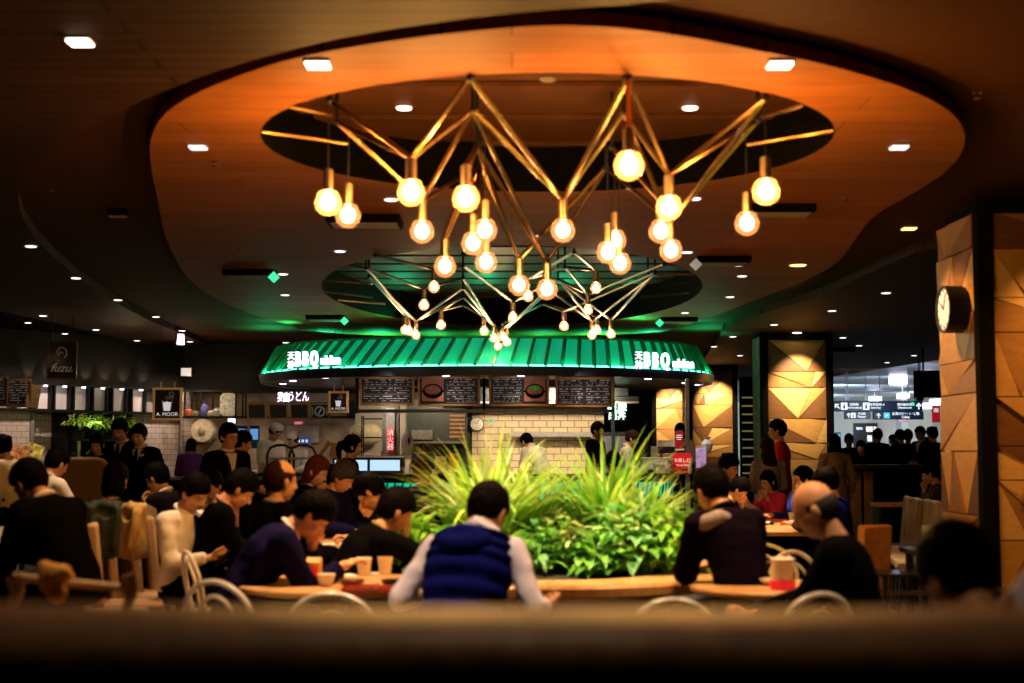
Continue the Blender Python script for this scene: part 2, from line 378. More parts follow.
# ------------------------------------------------------------ chandeliers
BRASS = mat('brushed_gold_tube', (.40, .23, .09), .24, 1, var=.08)
BRONZ = mat('bronze_tube', (.20, .145, .10), .32, 1, var=.08)
SOCK = mat('socket_metal', (.55, .40, .26), .3, 1)
BULB = mat('warm_bulb', (.05, .05, .05), em=(1, .84, .60), es=16, var=0, alpha=.4)
BULB2 = mat('warm_bulb_far', (.05, .05, .05), em=(1, .86, .72), es=16, var=0, alpha=.4)
GLOBE = mat('glow_rim_globe', (.22, .10, .045), .08, alpha=.36, var=0, em=(1, .50, .20), es=.7)  # warm rim glow is put into the globe's own colour and emission
def chandelier(name, label, hubs, bulbs, D0, tubem, bulbm, pw, rb):
    c = thing(name, label, 'chandelier', (hubs[0][1].x, hubs[0][1].y, CZ)); O_ = Vector(c.location)
    H = {}
    for k, p in hubs:
        H[k] = p - O_
        b = MB(); b.ell(H[k], (.024, .024, .02)); b.tube([H[k], H[k] + Vector((0, 0, .4))], .012); b.build('ceiling_hub', [BLACK], c)
    for (px, py, d, links) in bulbs:
        p = at(px, py, d); q = p - O_; h = .13
        b = MB(); b.lathe([(.020, .055), (.030, .06), (.030, .055 + h), (.018, .06 + h), (.008, .065 + h)], 14, q); b.build('lamp_socket', [SOCK], c)
        b = MB(); b.ell(q, (rb * .55, rb * .55, rb * .62), 16, 10); bb = b.build('light_bulb', [bulbm], c, 'all')
        b = MB(); b.lathe([(rb * .25, rb), (rb * .7, rb * .74), (rb, 0), (rb * .86, -rb * .55), (rb * .45, -rb * .92), (.004, -rb * 1.02)], 18, q); b.build('glass_globe', [GLOBE], bb, 'all')
        top = q + Vector((0, 0, .06 + h))
        if not links:
            b = MB(); b.tube([top, Vector((q.x, q.y, .0 if name == 'x' else (.06 if True else 0)))], .004, 6); b.build('hanging_cord', [BLACK], c)
        for k in links:
            b = MB(); b.tube([H[k], top], .0155 if rb > .065 else .017, 8); b.build('arm_tube', [tubem], c)
        light('POINT', p, pw * ((4.6 if d < 8.3 else .28) if rb > .065 and d < 12 else 1), (1, .47, .10) if rb > .065 and d < 12 else (1, .58, .27), .045)
    return c
hz = CZ - .02
HUB1 = [('L', onz(330, 100, hz)), ('L2', onz(337, 122, hz)), ('A', onz(470, 78, hz)), ('B', onz(473, 110, hz)), ('Cc', onz(477, 146, hz)), ('D', onz(480, 166, hz)),
        ('E', onz(628, 78, hz)), ('Ff', onz(624, 112, hz)), ('G', onz(612, 148, hz)), ('Hh', onz(606, 168, hz)), ('Rr', onz(766, 98, hz)), ('R2', onz(758, 120, hz))]
def dd(y): return 7.15 + (y - 165) * 3.1 / 124
B1 = [(328, 202, dd(202), ()), (348, 215, dd(215), ()), (411, 192, dd(192), ('L', 'L2', 'A', 'B')), (422, 231, dd(231), ('L2', 'B', 'D')), (466, 198, dd(198), ('Cc',)), (473, 243, dd(243), ('D',)), (485, 230, dd(230), ()),
      (445, 266, dd(266), ('D', 'Cc')), (486, 262, dd(262), ('D',)), (519, 285, dd(285), ('Cc', 'D', 'Hh')), (547, 289, dd(289), ('B', 'Cc', 'Hh')), (563, 230, dd(230), ('A', 'B', 'E', 'Ff')), (629, 165, 7.15, ('E',)),
      (669, 207, dd(207), ('E', 'Ff', 'Rr', 'R2')), (661, 231, dd(231), ('G', 'Ff')), (671, 250, dd(250), ('Hh', 'R2', 'Rr')), (608, 252, dd(252), ()), (620, 263, dd(263), ()), (615, 240, dd(240) + .4, ()), (766, 191, dd(191), ()), (747, 223, dd(223), ())]
chandelier('tube_chandelier', 'near gold tube chandelier with round globe bulbs above the planter', HUB1, B1, 9, BRASS, BULB, 24, .078)
HUB2 = [('L', onz(366, 268, hz)), ('L2', onz(369, 276, hz)), ('L3', onz(375, 255, hz)), ('A', onz(463, 254, hz)), ('B', onz(463, 266, hz)), ('Cc', onz(463, 278, hz)), ('D', onz(463, 288, hz)), ('Dd', onz(463, 297, hz)), ('De', onz(463, 305, hz)),
        ('E', onz(574, 252, hz)), ('Ff', onz(565, 267, hz)), ('G', onz(558, 279, hz)), ('Gg', onz(550, 290, hz)), ('Gh', onz(543, 304, hz)), ('Rr', onz(664, 264, hz)), ('R2', onz(655, 273, hz)), ('R3', onz(648, 280, hz))]
def d2(y): return 15.2 + (y - 287) * 5.0 / 59
B2 = [(434, 287, 0, ('L3', 'B')), (424, 305, 0, ('L', 'Cc')), (405, 330, 0, ('L2',)), (409, 331, .3, ('L2', 'L')), (416, 335, 0, ('L2', 'D', 'Dd')), (441, 325, 0, ('Dd', 'De')), (484, 331, 0, ('De', 'Dd')), (494, 338, 0, ('D', 'Dd')),
      (498, 346, 0, ('Cc', 'D', 'Gg')), (507, 342, 0, ('Gg', 'G')), (503, 337, .4, ('Gh',)), (513, 317, 0, ('B', 'G')), (528, 296, 0, ('Ff', 'E')), (596, 288, 0, ('E', 'Ff')), (588, 310, 0, ('Ff', 'G', 'Rr')), (564, 326, 0, ('Gh', 'R2')),
      (592, 335, 0, ('Gg', 'G', 'R3')), (597, 330, .3, ('Gh',)), (611, 334, 0, ('R3', 'R2', 'G'))]
chandelier('tube_chandelier', 'far bronze tube chandelier with small globe bulbs in front of the green canopy', HUB2, [(x, y, d2(y) + e, l) for x, y, e, l in B2], 18, BRONZ, BULB2, 12, .064)
# bars that cross the round holes at ceiling level
def crossbar(a, b, label):
    p, q = onz(*a, CZ + .02), onz(*b, CZ + .02); t = MB(); t.tube([p, q], .016, 8)
    tag(t.build('ceiling_bar', [BRASS if p.y < 12 else BRONZ]), label, 'bar', 'bars in the near ceiling opening' if p.y < 12 else 'bars in the far ceiling opening')
for a, b in (((258, 131), (348, 144)), ((288, 106), (331, 115)), ((748, 145), (838, 130)), ((764, 117), (804, 104))):
    crossbar(a, b, 'gold bar at the rim of the near round ceiling opening')
for a, b in (((334, 262), (366, 268)), ((323, 280), (372, 284)), ((323, 291), (372, 297)), ((345, 249), (375, 255)), ((336, 300), (385, 304)), ((664, 265), (688, 265)), ((655, 274), (699, 274)), ((640, 286), (697, 281)), ((640, 297), (690, 293))):
    crossbar(a, b, 'bronze bar at the rim of the far round ceiling opening')

# ------------------------------------------------------------ ceiling fittings
DL = emit('downlight_glow', (1, .78, .55), 9); DLA = emit('amber_downlight_glow', (1, .5, .12), 5); DLP = emit('pale_downlight_glow', (1, .88, .86), 2.2)
TRIM = mat('downlight_trim', (.25, .2, .16), .4)
def downlight(px, py, s, m, label, group, z=CZ, sq=False):
    s *= .68 if sq else .74
    p = onz(px, py, z); t = thing('ceiling_downlight', label, 'downlight', p, 0, group)
    if sq:
        b = MB(); b.box((0, 0, -.008), (s * 2.3, s * 2.3, .012)); b.build('trim_ring', TRIM, t)
        b = MB(); b.box((0, 0, -.018), (s * 2, s * 2, .01)); b.build('light_lens', m, t)
    else:
        b = MB(); b.lathe([(s * 1.2, -.001), (s * 1.2, -.012), (s * .9, -.014)], 18); b.build('trim_ring', TRIM, t)
        b = MB(); b.lathe([(s, -.012), (s * .9, -.02), (.003, -.021)], 18); b.build('light_lens', m, t)
downlight(80, 39, .075, DL, 'bright square downlight at the upper left corner of the plank ceiling', None, sq=True)
downlight(318, 62, .085, DL, 'bright square downlight left of the near ceiling opening', None, sq=True)
downlight(780, 62, .085, DL, 'bright square downlight right of the near ceiling opening', None, sq=True)
downlight(198, 145, .075, DLP, 'pale square downlight far left on the round slab', None, sq=True)
downlight(899, 145, .075, DLP, 'pale square downlight far right on the round slab', None, sq=True)
downlight(404, 106, .07, DL, 'round downlight inside the near ceiling opening, left one', None, z=CZ + .35)
downlight(690, 106, .07, DL, 'round downlight inside the near ceiling opening, right one', None, z=CZ + .35)
downlight(548, 78, .06, TRIM, 'unlit round downlight inside the near ceiling opening', None, z=CZ + .35)
downlight(909, 227, .085, DLA, 'amber square downlight in front of the clock pillar', None, z=CZ + .1, sq=True)
downlight(797, 332, .10, DL, 'bright round downlight washing the middle wooden pillar', None)
downlight(798, 264, .12, DLA, 'amber oval downlight on the round slab right of the far opening', None)
for x, y in ((31, 245), (76, 277), (118, 299), (156, 316), (43, 315), (96, 329), (137, 340), (182, 330), (190, 341), (184, 349), (198, 357)):
    downlight(x, y, .075, DLP, 'small pale downlight in the left plank ceiling', 'downlights of the left plank ceiling')
for x, y in ((283, 273), (285, 294), (340, 250), (391, 198), (536, 235)):
    downlight(x, y, .075, DLP, 'small pale downlight on the left half of the round slab', 'downlights of the left half of the round slab')
for x, y in ((694, 197), (687, 251), (742, 275), (730, 296), (739, 264), (685, 312)):
    downlight(x, y, .075, DLP, 'small pale downlight on the right half of the round slab', 'downlights of the right half of the round slab')
for x, y in ((886, 292), (832, 310), (774, 324), (843, 337), (733, 336), (859, 345), (914, 355), (887, 362), (740, 355), (714, 346)):
    downlight(x, y, .08, DLP, 'small pale downlight in the right plank ceiling', 'downlights of the right plank ceiling')
for x, y in ((28, 322), (65, 333), (127, 356), (155, 352)):
    downlight(x, y, .07, DLP, 'small pale downlight in the black ceiling over the left stalls', 'downlights over the left stalls', z=CZ + .05)
downlight(252, 345, .07, DLP, 'small pale downlight on the dark band left of the canopy', None, z=CZ + .10)
downlight(286, 342, .09, DLP, 'long pale downlight on the dark band at the left end of the canopy', None, z=CZ + .10)
for x, y, lb in ((214, 161, 'left of the near chandelier'), (52, 186, 'in the dark left band'), (846, 196, 'right of the near chandelier'), (238, 249, 'beside the left exit sign'), (977, 92, 'in the dark band at upper right')):
    p = onz(x, y, CZ if x in (214, 846, 238) else CZ + .1); t = thing('sprinkler_head', 'tiny brass sprinkler head ' + lb, 'sprinkler', p)
    b = MB(); b.lathe([(.03, 0), (.03, -.006), (.01, -.01), (.01, -.03), (.022, -.034), (.022, -.038), (.002, -.04)], 12); b.build('sprinkler_body', BRASS, t)
EXG = emit('green_exit_glow', (.05, .75, .35), 1.3); EXW = mat('exit_face', (.5, .5, .45), .5, em=(.8, .85, .75), es=.25)
def vent(px, py, w, d, label, end=None, endm=None, z=CZ):
    p = onz(px, py, z); t = thing('ceiling_air_vent', label, 'air vent', p)
    b = MB(); b.box((0, 0, -.03), (w, d, .06)); b.build('vent_body', BLACKM, t, bevel=.006)
    for k in range(3):
        b = MB(); b.box((0, -d / 2 + d * (k + 1) / 4, -.066), (w * .9, .02, .012)); b.build('vent_slat', TRIM, t)
    if end:
        b = MB(); b.box((end * w / 2 * 1.06, -d / 2, -.09), (.09, .03, .09), ry=PI / 4); b.build('square_tag', endm, t)
vent(365, 218, .62, .45, 'wide dark ceiling vent behind the left hanging bulbs')
vent(250, 271, .55, .35, 'dark ceiling vent with a green tag left of the far opening', 1, EXG)
vent(326, 316, .55, .35, 'short dark ceiling vent with a green tag by the left canopy end', 1, EXG)
vent(780, 207, .52, .35, 'dark ceiling vent right of the near hanging bulbs')
vent(722, 258, .55, .35, 'dark ceiling vent with a white diamond tag', -1, EXW)
vent(678, 318, .55, .35, 'dark ceiling vent with a green tag by the right canopy end', -1, EXG)
vent(832, 349, .8, .4, 'dark ceiling vent right of the middle pillar', -1, DLA)
vent(118, 209, .16, .10, 'small cream box fitting in the dark left band', z=CZ + .1)
t = thing('track_spotlight', 'pink-white spotlight hanging from the left plank ceiling', 'spotlight', onz(181, 330, CZ))
b = MB(); b.tube([(0, 0, 0), (0, 0, -.08)], .012); b.build('spot_stem', BLACK, t)
b = MB(); b.lathe([(.05, -.05), (.065, -.2), (.06, -.22)], 14, (0, 0, -.02)); b.build('spot_head', emit('pink_white_glow', (1, .62, .85), 5), t)
# ============================================================ BARBECUE KIOSK
GREEN = mat('green_canopy_panel', (.02, .62, .32), .45, em=(0, .55, .28), es=.42, var=.05)
RIBG = mat('dark_green_rib', (.01, .16, .06), .5)
STRIP = emit('cyan_green_strip', (.12, 1, .72), 5)
PURP = emit('violet_white_glow', (.72, .52, 1), 7)
FASC = mat('fascia_metal', (.06, .07, .09), .32, .85, var=.3, scale=2)
SOFF = mat('soffit_bronze', (.16, .10, .07), .45, .3)
KX, KY = at(487, 400, 23).x, 23.0
K = thing('kiosk_canopy', 'large oval green ribbed canopy over the barbecue kiosk with dark metal rim', 'canopy', (KX, KY, 0))
def el(a, rx, ry, z): return (rx * math.cos(a), ry * math.sin(a), z)
N = 96; A = [2 * PI * i / N for i in range(N)]
b = MB(); b.rings([[el(a, 3.55, 2.92, 2.62) for a in A], [el(a, 3.32, 2.15, 3.09) for a in A]], cap=False); b.build('canopy_panel', [GREEN], K, 'all')
b = MB(); b.rings([[el(a, 3.62, 3.0, 2.50) for a in A], [el(a, 3.66, 3.03, 2.63) for a in A], [el(a, 3.5, 2.88, 2.63) for a in A], [el(a, 3.5, 2.88, 2.50) for a in A]], cap=False, closed=True); b.build('metal_rim', [FASC], K)
b = MB(); b.rings([[el(a, 3.52, 2.9, 2.52) for a in A], [el(a, 3.52, 2.9, 2.56) for a in A], [el(a, 2.1, 1.6, 2.56) for a in A], [el(a, 2.1, 1.6, 2.52) for a in A]], cap=False, closed=True); b.build('soffit', [SOFF], K, False)
b = MB(); b.rings([[el(a, 3.30, 2.12, 3.04) for a in A], [el(a, 3.34, 2.17, 3.12) for a in A], [el(a, 3.24, 2.1, 3.12) for a in A]], cap=False); b.build('top_rim', [RIBG], K)
b = MB(); b.rings([[el(a, 2.1, 1.6, 2.54) for a in A], [el(a, 2.1, 1.6, 3.0) for a in A]], cap=True); b.build('inner_well', [BLACKM], K)
b = MB(); AA = [R(180 + 184 * i / 60 - 2) for i in range(61)]
b.tube([el(a, 3.60, 2.97, 2.645) for a in AA], .014, 6); b.build('light_strip', [STRIP], K)
for i in range(46):
    a = R(180 + 180 * i / 45); a2 = a + R(2.6)
    p = Vector(el(a, 3.58, 2.95, 2.63)); q = Vector(el(a2, 3.35, 2.18, 3.08)); out = Vector((math.cos(a), math.sin(a) * 1.2, .35)).normalized()
    d = (q - p).normalized(); sd = d.cross(out).normalized() * .022; oo = out * .06
    b = MB(); b.add([p - sd, p + sd, p + sd + oo, p - sd + oo, q - sd, q + sd, q + sd + oo, q - sd + oo],
                    [(0, 1, 2, 3), (7, 6, 5, 4), (0, 4, 5, 1), (1, 5, 6, 2), (2, 6, 7, 3), (3, 7, 4, 0)]); b.build('canopy_rib', [RIBG], K, False)
for px, py in ((283, 383), (293, 380), (325, 377), (378, 375), (446, 375), (521, 375), (591, 375), (648, 378), (685, 382), (698, 384)):
    p = onz(px, py + 1, 2.515) - Vector((KX, KY, 0)); b = MB(); b.lathe([(.055, .004), (.05, -.006), (.003, -.007)], 14, p); b.build('soffit_downlight', [PURP], K)
for i in range(9):
    a = R(188 + 164 * i / 8)
    q_ = (KX + 3.42 * math.cos(a), KY + 2.30 * math.sin(a), 3.14); light('SPOT', q_, 42, (.02, 1, .42), .08, 120, 1, (q_[0] + .22 * math.cos(a), q_[1] + .22 * math.sin(a), 3.14 + .42))
for i in range(9):
    x_ = KX - 3.7 + 7.4 * i / 8; light('SPOT', (x_, 24.1, 3.0), 130 if 0 < i < 8 else 90, (.02, 1, .42), .08, 140, 1, (x_, 24.05, 3.5))
for i in range(14):
    a = R(184 + 172 * i / 13)
    light('POINT', (KX + 3.66 * math.cos(a), KY + 3.04 * math.sin(a), 2.70), 3.5, (.04, 1, .55), .03)
for px, e in ((392, 8), (450, 8), (520, 8), (585, 8), (660, 8)):
    p = at(px, 378, 20.7); light('SPOT', (p.x, p.y - .12, 2.48), e * 1.3, (1, .85, .75), .03, 95, .8, (p.x, p.y + .2, 1.0))
for px in (430, 500, 560, 610): # kitchen work lights, plus a second spot added to brighten the cooks
    p = at(px, 400, 22.6); light('SPOT', (p.x, 22.7, 2.44), 95, (1, .78, .50), .05, 110, .8, (p.x, 24.4, 1.2)); light('SPOT', (p.x + .3, 21.7, 2.46), 60, (1, .84, .62), .05, 80, .8, (p.x + .3, 22.7, 1.2))
POSTB = mat('bluish_steel_post', (.10, .22, .30), .35, .6)
for px, Y, m, w_ in ((357, 20.95, BLACK, .05), (484, 20.98, BLACKM, .04), (613, 20.9, POSTB, .05), (687, 21.2, STEEL, .06)):
    x = at(px, 400, Y).x; b = MB(); b.box((x - KX, Y - KY, 1.26 if px > 600 else 2.25), (w_, w_, 2.5 if px > 600 else .52)); b.build('support_post', [m], K, bevel=.005)
BARF = mat('hood_beam', (.05, .06, .07), .3, .8)
t = thing('menu_rail', 'black metal rail with steel edge running below the kiosk menu boards', 'rail', (0, 20.9, 2.02))
x0, x1 = at(357, 400, 20.9).x, at(613, 400, 20.9).x
b = MB(); b.box(((x0 + x1) / 2, 0, 0), (x1 - x0, .06, .05)); b.build('rail_bar', [BARF], t)
b = MB(); b.box(((x0 + x1) / 2, 0, .52), (x1 - x0, .05, .04)); b.build('rail_bar', [BARF], t)
# hood front above kitchen
t = thing('extractor_hood', 'dark steel extractor hood hanging over the brick kitchen wall', 'hood', (at(540, 400, 23.4).x, 24.1, 2.30))
b = MB(); b.box((0, 0, 0), (3.3, .8, .10)); b.box((0, .1, .12), (3.0, .6, .16)); b.build('hood_body', [BARF], t, bevel=.01)
b = MB(); b.box((0, -.4, -.06), (3.3, .03, .03)); b.build('hood_lip', [STEEL], t)
# illuminated shop signs
SIGN = emit('white_pink_sign', (1, .84, 1), 2.6)
def kiosk_sign(label, px, py, d, rz):
    p = at(px, py, d); t = thing('shop_sign', label, 'sign', p, rz)
    text('sign_text', '天', .13, SIGN, t, (-.45, 0, .06), ext=.015); text('sign_text', '神', .13, SIGN, t, (-.45, 0, -.08), ext=.015)
    text('sign_text', 'B B Q', .30, SIGN, t, (-.13, 0, .0), ext=.02, bold=.006, sx=.60); text('sign_text', 'uisine', .20, SIGN, t, (.35, 0, -.03), ext=.02, bold=.003, sx=.82)
    b = MB(); b.box((0, .05, -.15), (1.0, .02, .02)); b.build('sign_rail', BLACK, t)
    return t
kiosk_sign('glowing white sign on the left side of the green canopy', 313, 359, 20.75, -R(36))
kiosk_sign('glowing white sign on the right side of the green canopy', 664, 361, 20.75, R(30))

# menu boards
GOLDW = mat('gold_wood_frame', (.42, .22, .07), .4, .2); CHALK = mat('chalk_lettering', (.42, .42, .42), .8, em=(.8, .8, .8), es=.05, var=.4, scale=40)
BOARD = mat('blackboard', (.018, .016, .018), .5); PICBG = mat('menu_photo_brown', (.42, .15, .08), .5, var=.3, scale=6)
FOOD = mat('menu_photo_meat', (.35, .12, .07), .5, var=.8, scale=60); FOODG = mat('menu_photo_greens', (.12, .45, .06), .5, var=.6, scale=40)
def board(label, px, py, wpx, hpx, d, kind, rz=0, tilt=.12, name='menu_board', seed=1, grp=None):
    k = d / F; W, H = wpx * k, hpx * k; rnd = random.Random(seed); t = thing(name, label, 'menu board', at(px, py, d), rz, grp); t.rotation_euler = (tilt, 0, rz)
    b = MB(); b.box((0, 0, 0), (W, .03, H)); b.build('board_panel', [BOARD], t, False)
    f = .022; b = MB()
    for c, s in (((0, 0, H / 2), (W + f, .06, f * 1.4)), ((0, 0, -H / 2), (W + f, .06, f * 1.4)), ((-W / 2, 0, 0), (f * 1.4, .06, H)), ((W / 2, 0, 0), (f * 1.4, .06, H))): b.box(c, s)
    b.build('board_frame', [GOLDW], t, bevel=.003)
    xs = [(-W * .46, W * .46)]
    if kind in ('photo_l', 'photo_r'):
        s = -1 if kind == 'photo_l' else 1
        cx = s * W * .27; b = MB(); b.box((cx, -.017, .02), (W * .36, .006, H * .82)); b.ell((cx, -.022, .0), (W * .17, .006, H * .27), mi=1); b.box((cx, -.022, .0), (W * .38, .006, H * .06), mi=1)
        b.ell((cx, -.027, .02), (W * .135, .006, H * .17), mi=2)
        if s > 0: b.ell((cx, -.031, .05), (W * .09, .006, H * .10), mi=3)
        b.build('dish_photo', [PICBG, BLACKM, FOOD, FOODG], t)
        xs = [(W * -.04, W * .46)] if s < 0 else [(-W * .46, W * .06)]
    if kind == 'two': xs = [(-W * .46, -W * .02), (W * .02, W * .46)]
    if kind in ('photo_l', 'photo_r', 'two', 'list'):
        b = MB()
        for a0, a1 in xs:
            z = H * .42; i = 0
            while z > -H * .42:
                x = a0 + .01; hh = H * (.034 if i % 3 else .05)
                while x < a1 - .03:
                    l = rnd.uniform(.008, .03)
                    if rnd.random() < .72: b.box((x + l / 2, -.018, z), (l, .004, hh * rnd.uniform(.6, 1)))
                    x += l + .006
                    if rnd.random() < .08: x += .05
                if i % 3 == 2: z -= H * .02; b.box(((a0 + a1) / 2, -.018, z - H * .035), (a1 - a0, .003, .003)); z -= H * .03
                z -= H * .085; i += 1
        b.build('chalk_writing', [CHALK], t, False)
    return t
board('leftmost kiosk menu board of chalk lists below the canopy rim', 387, 391, 52, 27, 20.8, 'list', seed=1, tilt=.2)
board('second kiosk menu board with a beef bowl photo on its left side', 449, 391, 60, 28, 20.8, 'photo_l', seed=2, tilt=.2)
board('third kiosk menu board with a photo of a green-topped pan on its right side', 519, 391, 58, 28, 20.8, 'photo_r', seed=3, tilt=.2)
board('rightmost kiosk menu board with two chalk columns, slightly tilted', 584.5, 392, 56, 28, 20.8, 'two', seed=4, tilt=.2)
for px in (387, 449, 519, 584):
    p = at(px, 378, 20.7); light('SPOT', (p.x, p.y - .75, 2.45), 5, (1, .85, .7), .03, 80, .8, (p.x, 20.8, 2.3))

# counter
CT = mat('counter_black', (.012, .012, .014), .25, coat=.3)
t = thing('bar_counter', 'curved black kiosk counter with green glowing slanted slats on its front', 'counter', (KX, KY, 0))
ca = [R(196 + 150 * i / 60) for i in range(61)]
def arcbox(rx, ry, w_, z0, z1):
    b = MB(); b.rings([[el(a, rx, ry, z0), el(a, rx - w_, ry - w_, z0), el(a, rx - w_, ry - w_, z1), el(a, rx, ry, z1)] for a in ca]); return b
arcbox(3.15, 2.55, .55, 1.04, 1.10).build('counter_top', [CT], t, False)
arcbox(3.02, 2.42, .10, .02, 1.04).build('counter_front', [CT], t, False)
arcbox(3.06, 2.46, .02, .74, .97).build('lit_panel', [emit('green_lit_panel', (.01, .75, .42), .75)], t, False)
for i in range(64):
    a = R(197 + 148 * i / 63); p = Vector(el(a, 3.08, 2.48, .73)); q = Vector(el(a + R(1.3), 3.08, 2.48, .98))
    b = MB(); b.tube([p, q], .018, 4); b.build('slanted_slat', [RIBG], t, False)
# kitchen behind
CBR = brick('cream_brick', (.66, .52, .34), (.58, .45, .29), (.24, .17, .10), .24, .115, .008, .25)
def wallbox(name, px0, px1, z0, z1, Y, m, th=.12):
    x0, x1 = at(px0, 450, Y).x, at(px1, 450, Y).x; b = MB(); b.box(((x0 + x1) / 2, th / 2, (z0 + z1) / 2), (x1 - x0, th, z1 - z0)); o = b.build(name, m, None, False); o.location.y = Y; return struct(o)
wallbox('wall_kiosk_brick', 472, 604, 0, 2.45, 24.6, CBR)
wallbox('wall_kiosk_dark', 366, 474, 0, 2.6, 24.7, mat('dark_kitchen_wall', (.05, .045, .03), .5, var=.4, scale=5))
wallbox('wall_kiosk_upper', 366, 604, 2.45, 3.0, 24.6, BLACKM)
def simple(name, label, cat, boxes, loc, mats, rz=0, bevel=.004, grp=None):
    """thing made of named boxes: (part, centre, size, material index)"""
    t = thing(name, label, cat, loc, rz, grp)
    for pn, c, s, mi in boxes:
        b = MB(); b.box(c, s); b.build(pn, [mats[mi]], t, bevel=min(bevel, min(s) * .3))
    return t
p = at(438, 425, 24.3)
simple('steel_cabinet', 'dim steel cooking cabinet with brown louvres left of the kitchen clock', 'kitchen unit',
       [('cabinet_body', (0, 0, 0), (1.0, .5, .85), 0), ('steel_shelf', (0, -.3, -.3), (1.0, .3, .04), 1)] + [('louvre', (.34, -.26, .22 - .07 * k), (.26, .03, .04), 2) for k in range(7)] + [('control_box', (-.25, -.32, -.17), (.36, .12, .16), 1)],
       p, [mat('dim_steel', (.03, .033, .028), .4, .5), mat('warm_steel', (.16, .15, .13), .35, .8), mat('brown_louvre', (.22, .09, .03), .5)])
def clock(label, loc, r, rz, depth=.06, double=False, facem=None):
    t = thing('wall_clock', label, 'clock', loc, rz); b = MB(); M = Matrix.Rotation(PI / 2, 4, 'X')
    b.lathe([(r * .92, -.001), (r, 0), (r, depth), (r * .9, depth), (r * .88, depth - .015)], 32, M=M, mi=0); b.build('clock_case', [BLACK], t)
    b = MB(); b.lathe([(.003, depth - .014), (r * .89, depth - .014)], 32, M=M, cap=False); b.rings([[(r * .89 * math.cos(q), -depth + .014, r * .89 * math.sin(q)) for q in [2 * PI * j / 32 for j in range(32)]]] * 1 + [[(0.001 * math.cos(q), -depth + .013, .001 * math.sin(q)) for q in [2 * PI * j / 32 for j in range(32)]]], cap=False)
    b.build('clock_dial', [facem or WHITEP], t)
    for k in range(12):
        a = k * PI / 6; b = MB(); b.box((0, -depth + .010, r * .76), (r * .04, .004, r * .13), M=Matrix.Rotation(a, 4, 'Y')); b.build('hour_mark', BLACKM, t)
    for a, l in ((R(-55), .5), (R(25), .7)):
        b = MB(); b.box((0, -depth + .006, r * l / 2), (r * .06, .004, r * l), M=Matrix.Rotation(a, 4, 'Y')); b.build('clock_hand', BLACKM, t)
    return t
clock('round black-rimmed kitchen clock on the cream brick wall', at(477, 424, 24.58), .125, 0)
simple('wall_notice', 'tiny green notice on the brick wall beside the kitchen clock', 'notice', [('notice_sheet', (0, 0, 0), (.12, .01, .12), 0), ('green_mark', (0, -.008, .02), (.07, .006, .05), 1)], at(491, 422, 24.58), [mat('faded_paper', (.5, .45, .34), .7), mat('green_mark', (.02, .4, .2), .5, em=(.05, .6, .3), es=.3)])
simple('steel_shelf', 'long steel wall shelf on the cream brick wall above the stooping cook', 'shelf', [('shelf_top', (0, 0, 0), (1.75, .3, .035), 0), ('shelf_bracket', (-.8, .05, -.07), (.04, .2, .12), 0), ('shelf_bracket', (.8, .05, -.07), (.04, .2, .12), 0), ('shelf_lip', (0, -.15, -.03), (1.75, .02, .08), 0)], at(560, 433, 24.4), [STEEL])
simple('kitchen_bench', 'steel worktop running along the brick wall inside the kiosk', 'worktop', [('bench_top', (0, 0, 0), (3.4, .6, .05), 0), ('bench_body', (0, .05, -.45), (3.3, .5, .85), 1)], (at(530, 450, 24).x, 24.2, .92), [STEEL, BARF])
light('SPOT', (2.3, 20.2, 3.34), 110, (1, .84, .62), .04, 44, .7, (2.45, 21.3, 1.1)); light('SPOT', (-1.5, 19.6, 3.34), 60, (1, .84, .62), .04, 48, .7, (-1.4, 20.9, 1.1))  # added spots, without fittings, to brighten the things on the counter
# left service bay of the kiosk : pillar with fire notice, dryer, drum, drink shelf
GREYP = mat('grey_post', (.30, .28, .29), .5)
t = simple('service_post', 'grey steel post carrying the red fire extinguisher notice', 'post', [('post_body', (0, 0, 0), (.26, .2, 2.2), 0), ('white_plate', (0, -.11, .62), (.14, .02, .75), 1)], (at(391, 450, 22.2).x, 22.2, 1.1), [mat('grey_post_dark', (.12, .115, .115), .5), GREYP])
t = thing('fire_notice', 'narrow red vertical fire extinguisher notice on the grey post', 'sign', at(390.5, 440, 22.05))
REDS = mat('sign_red', (.75, .02, .02), .5, em=(.8, .02, .03), es=.35, var=.05); WHL = mat('white_lettering', (.85, .85, .85), .5, em=(1, 1, 1), es=.5, var=0)
b = MB(); b.box((0, 0, 0), (.10, .02, .36)); b.build('notice_plate', REDS, t, bevel=.003)
for k, ch in enumerate('消火器'): text('notice_text', ch, .11, WHL, t, (0, -.013, .11 - .11 * k))
t = thing('hand_dryer', 'white rounded dispenser standing on the counter beside the grey post', 'dispenser', at(407, 443, 21.9))
b = MB(); b.ell((0, 0, 0), (.09, .08, .19), 16, 12); b.build('dispenser_body', WHITEP, t, 'all'); b = MB(); b.ell((.035, -.07, .03), (.02, .015, .06)); b.build('dark_window', BLACK, t)
def cup(label, loc, r=.037, h=.085, m=None, grp=None, name='paper_cup', cat='cup'):
    b = MB(); b.lathe([(.001, .002), (r * .72, 0), (r * .74, .004), (r, h - .004), (r * 1.06, h), (r * 1.02, h + .003), (r * .93, h - .004), (r * .68, .012), (.001, .012)], 20, cap=False)
    o = b.build(name, [m or CUPM], None); o.location = loc; return tag(o, label, cat, grp)
cup('white lidded drink cup beside the fire notice post', at(384, 460, 21.6), .05, .13)
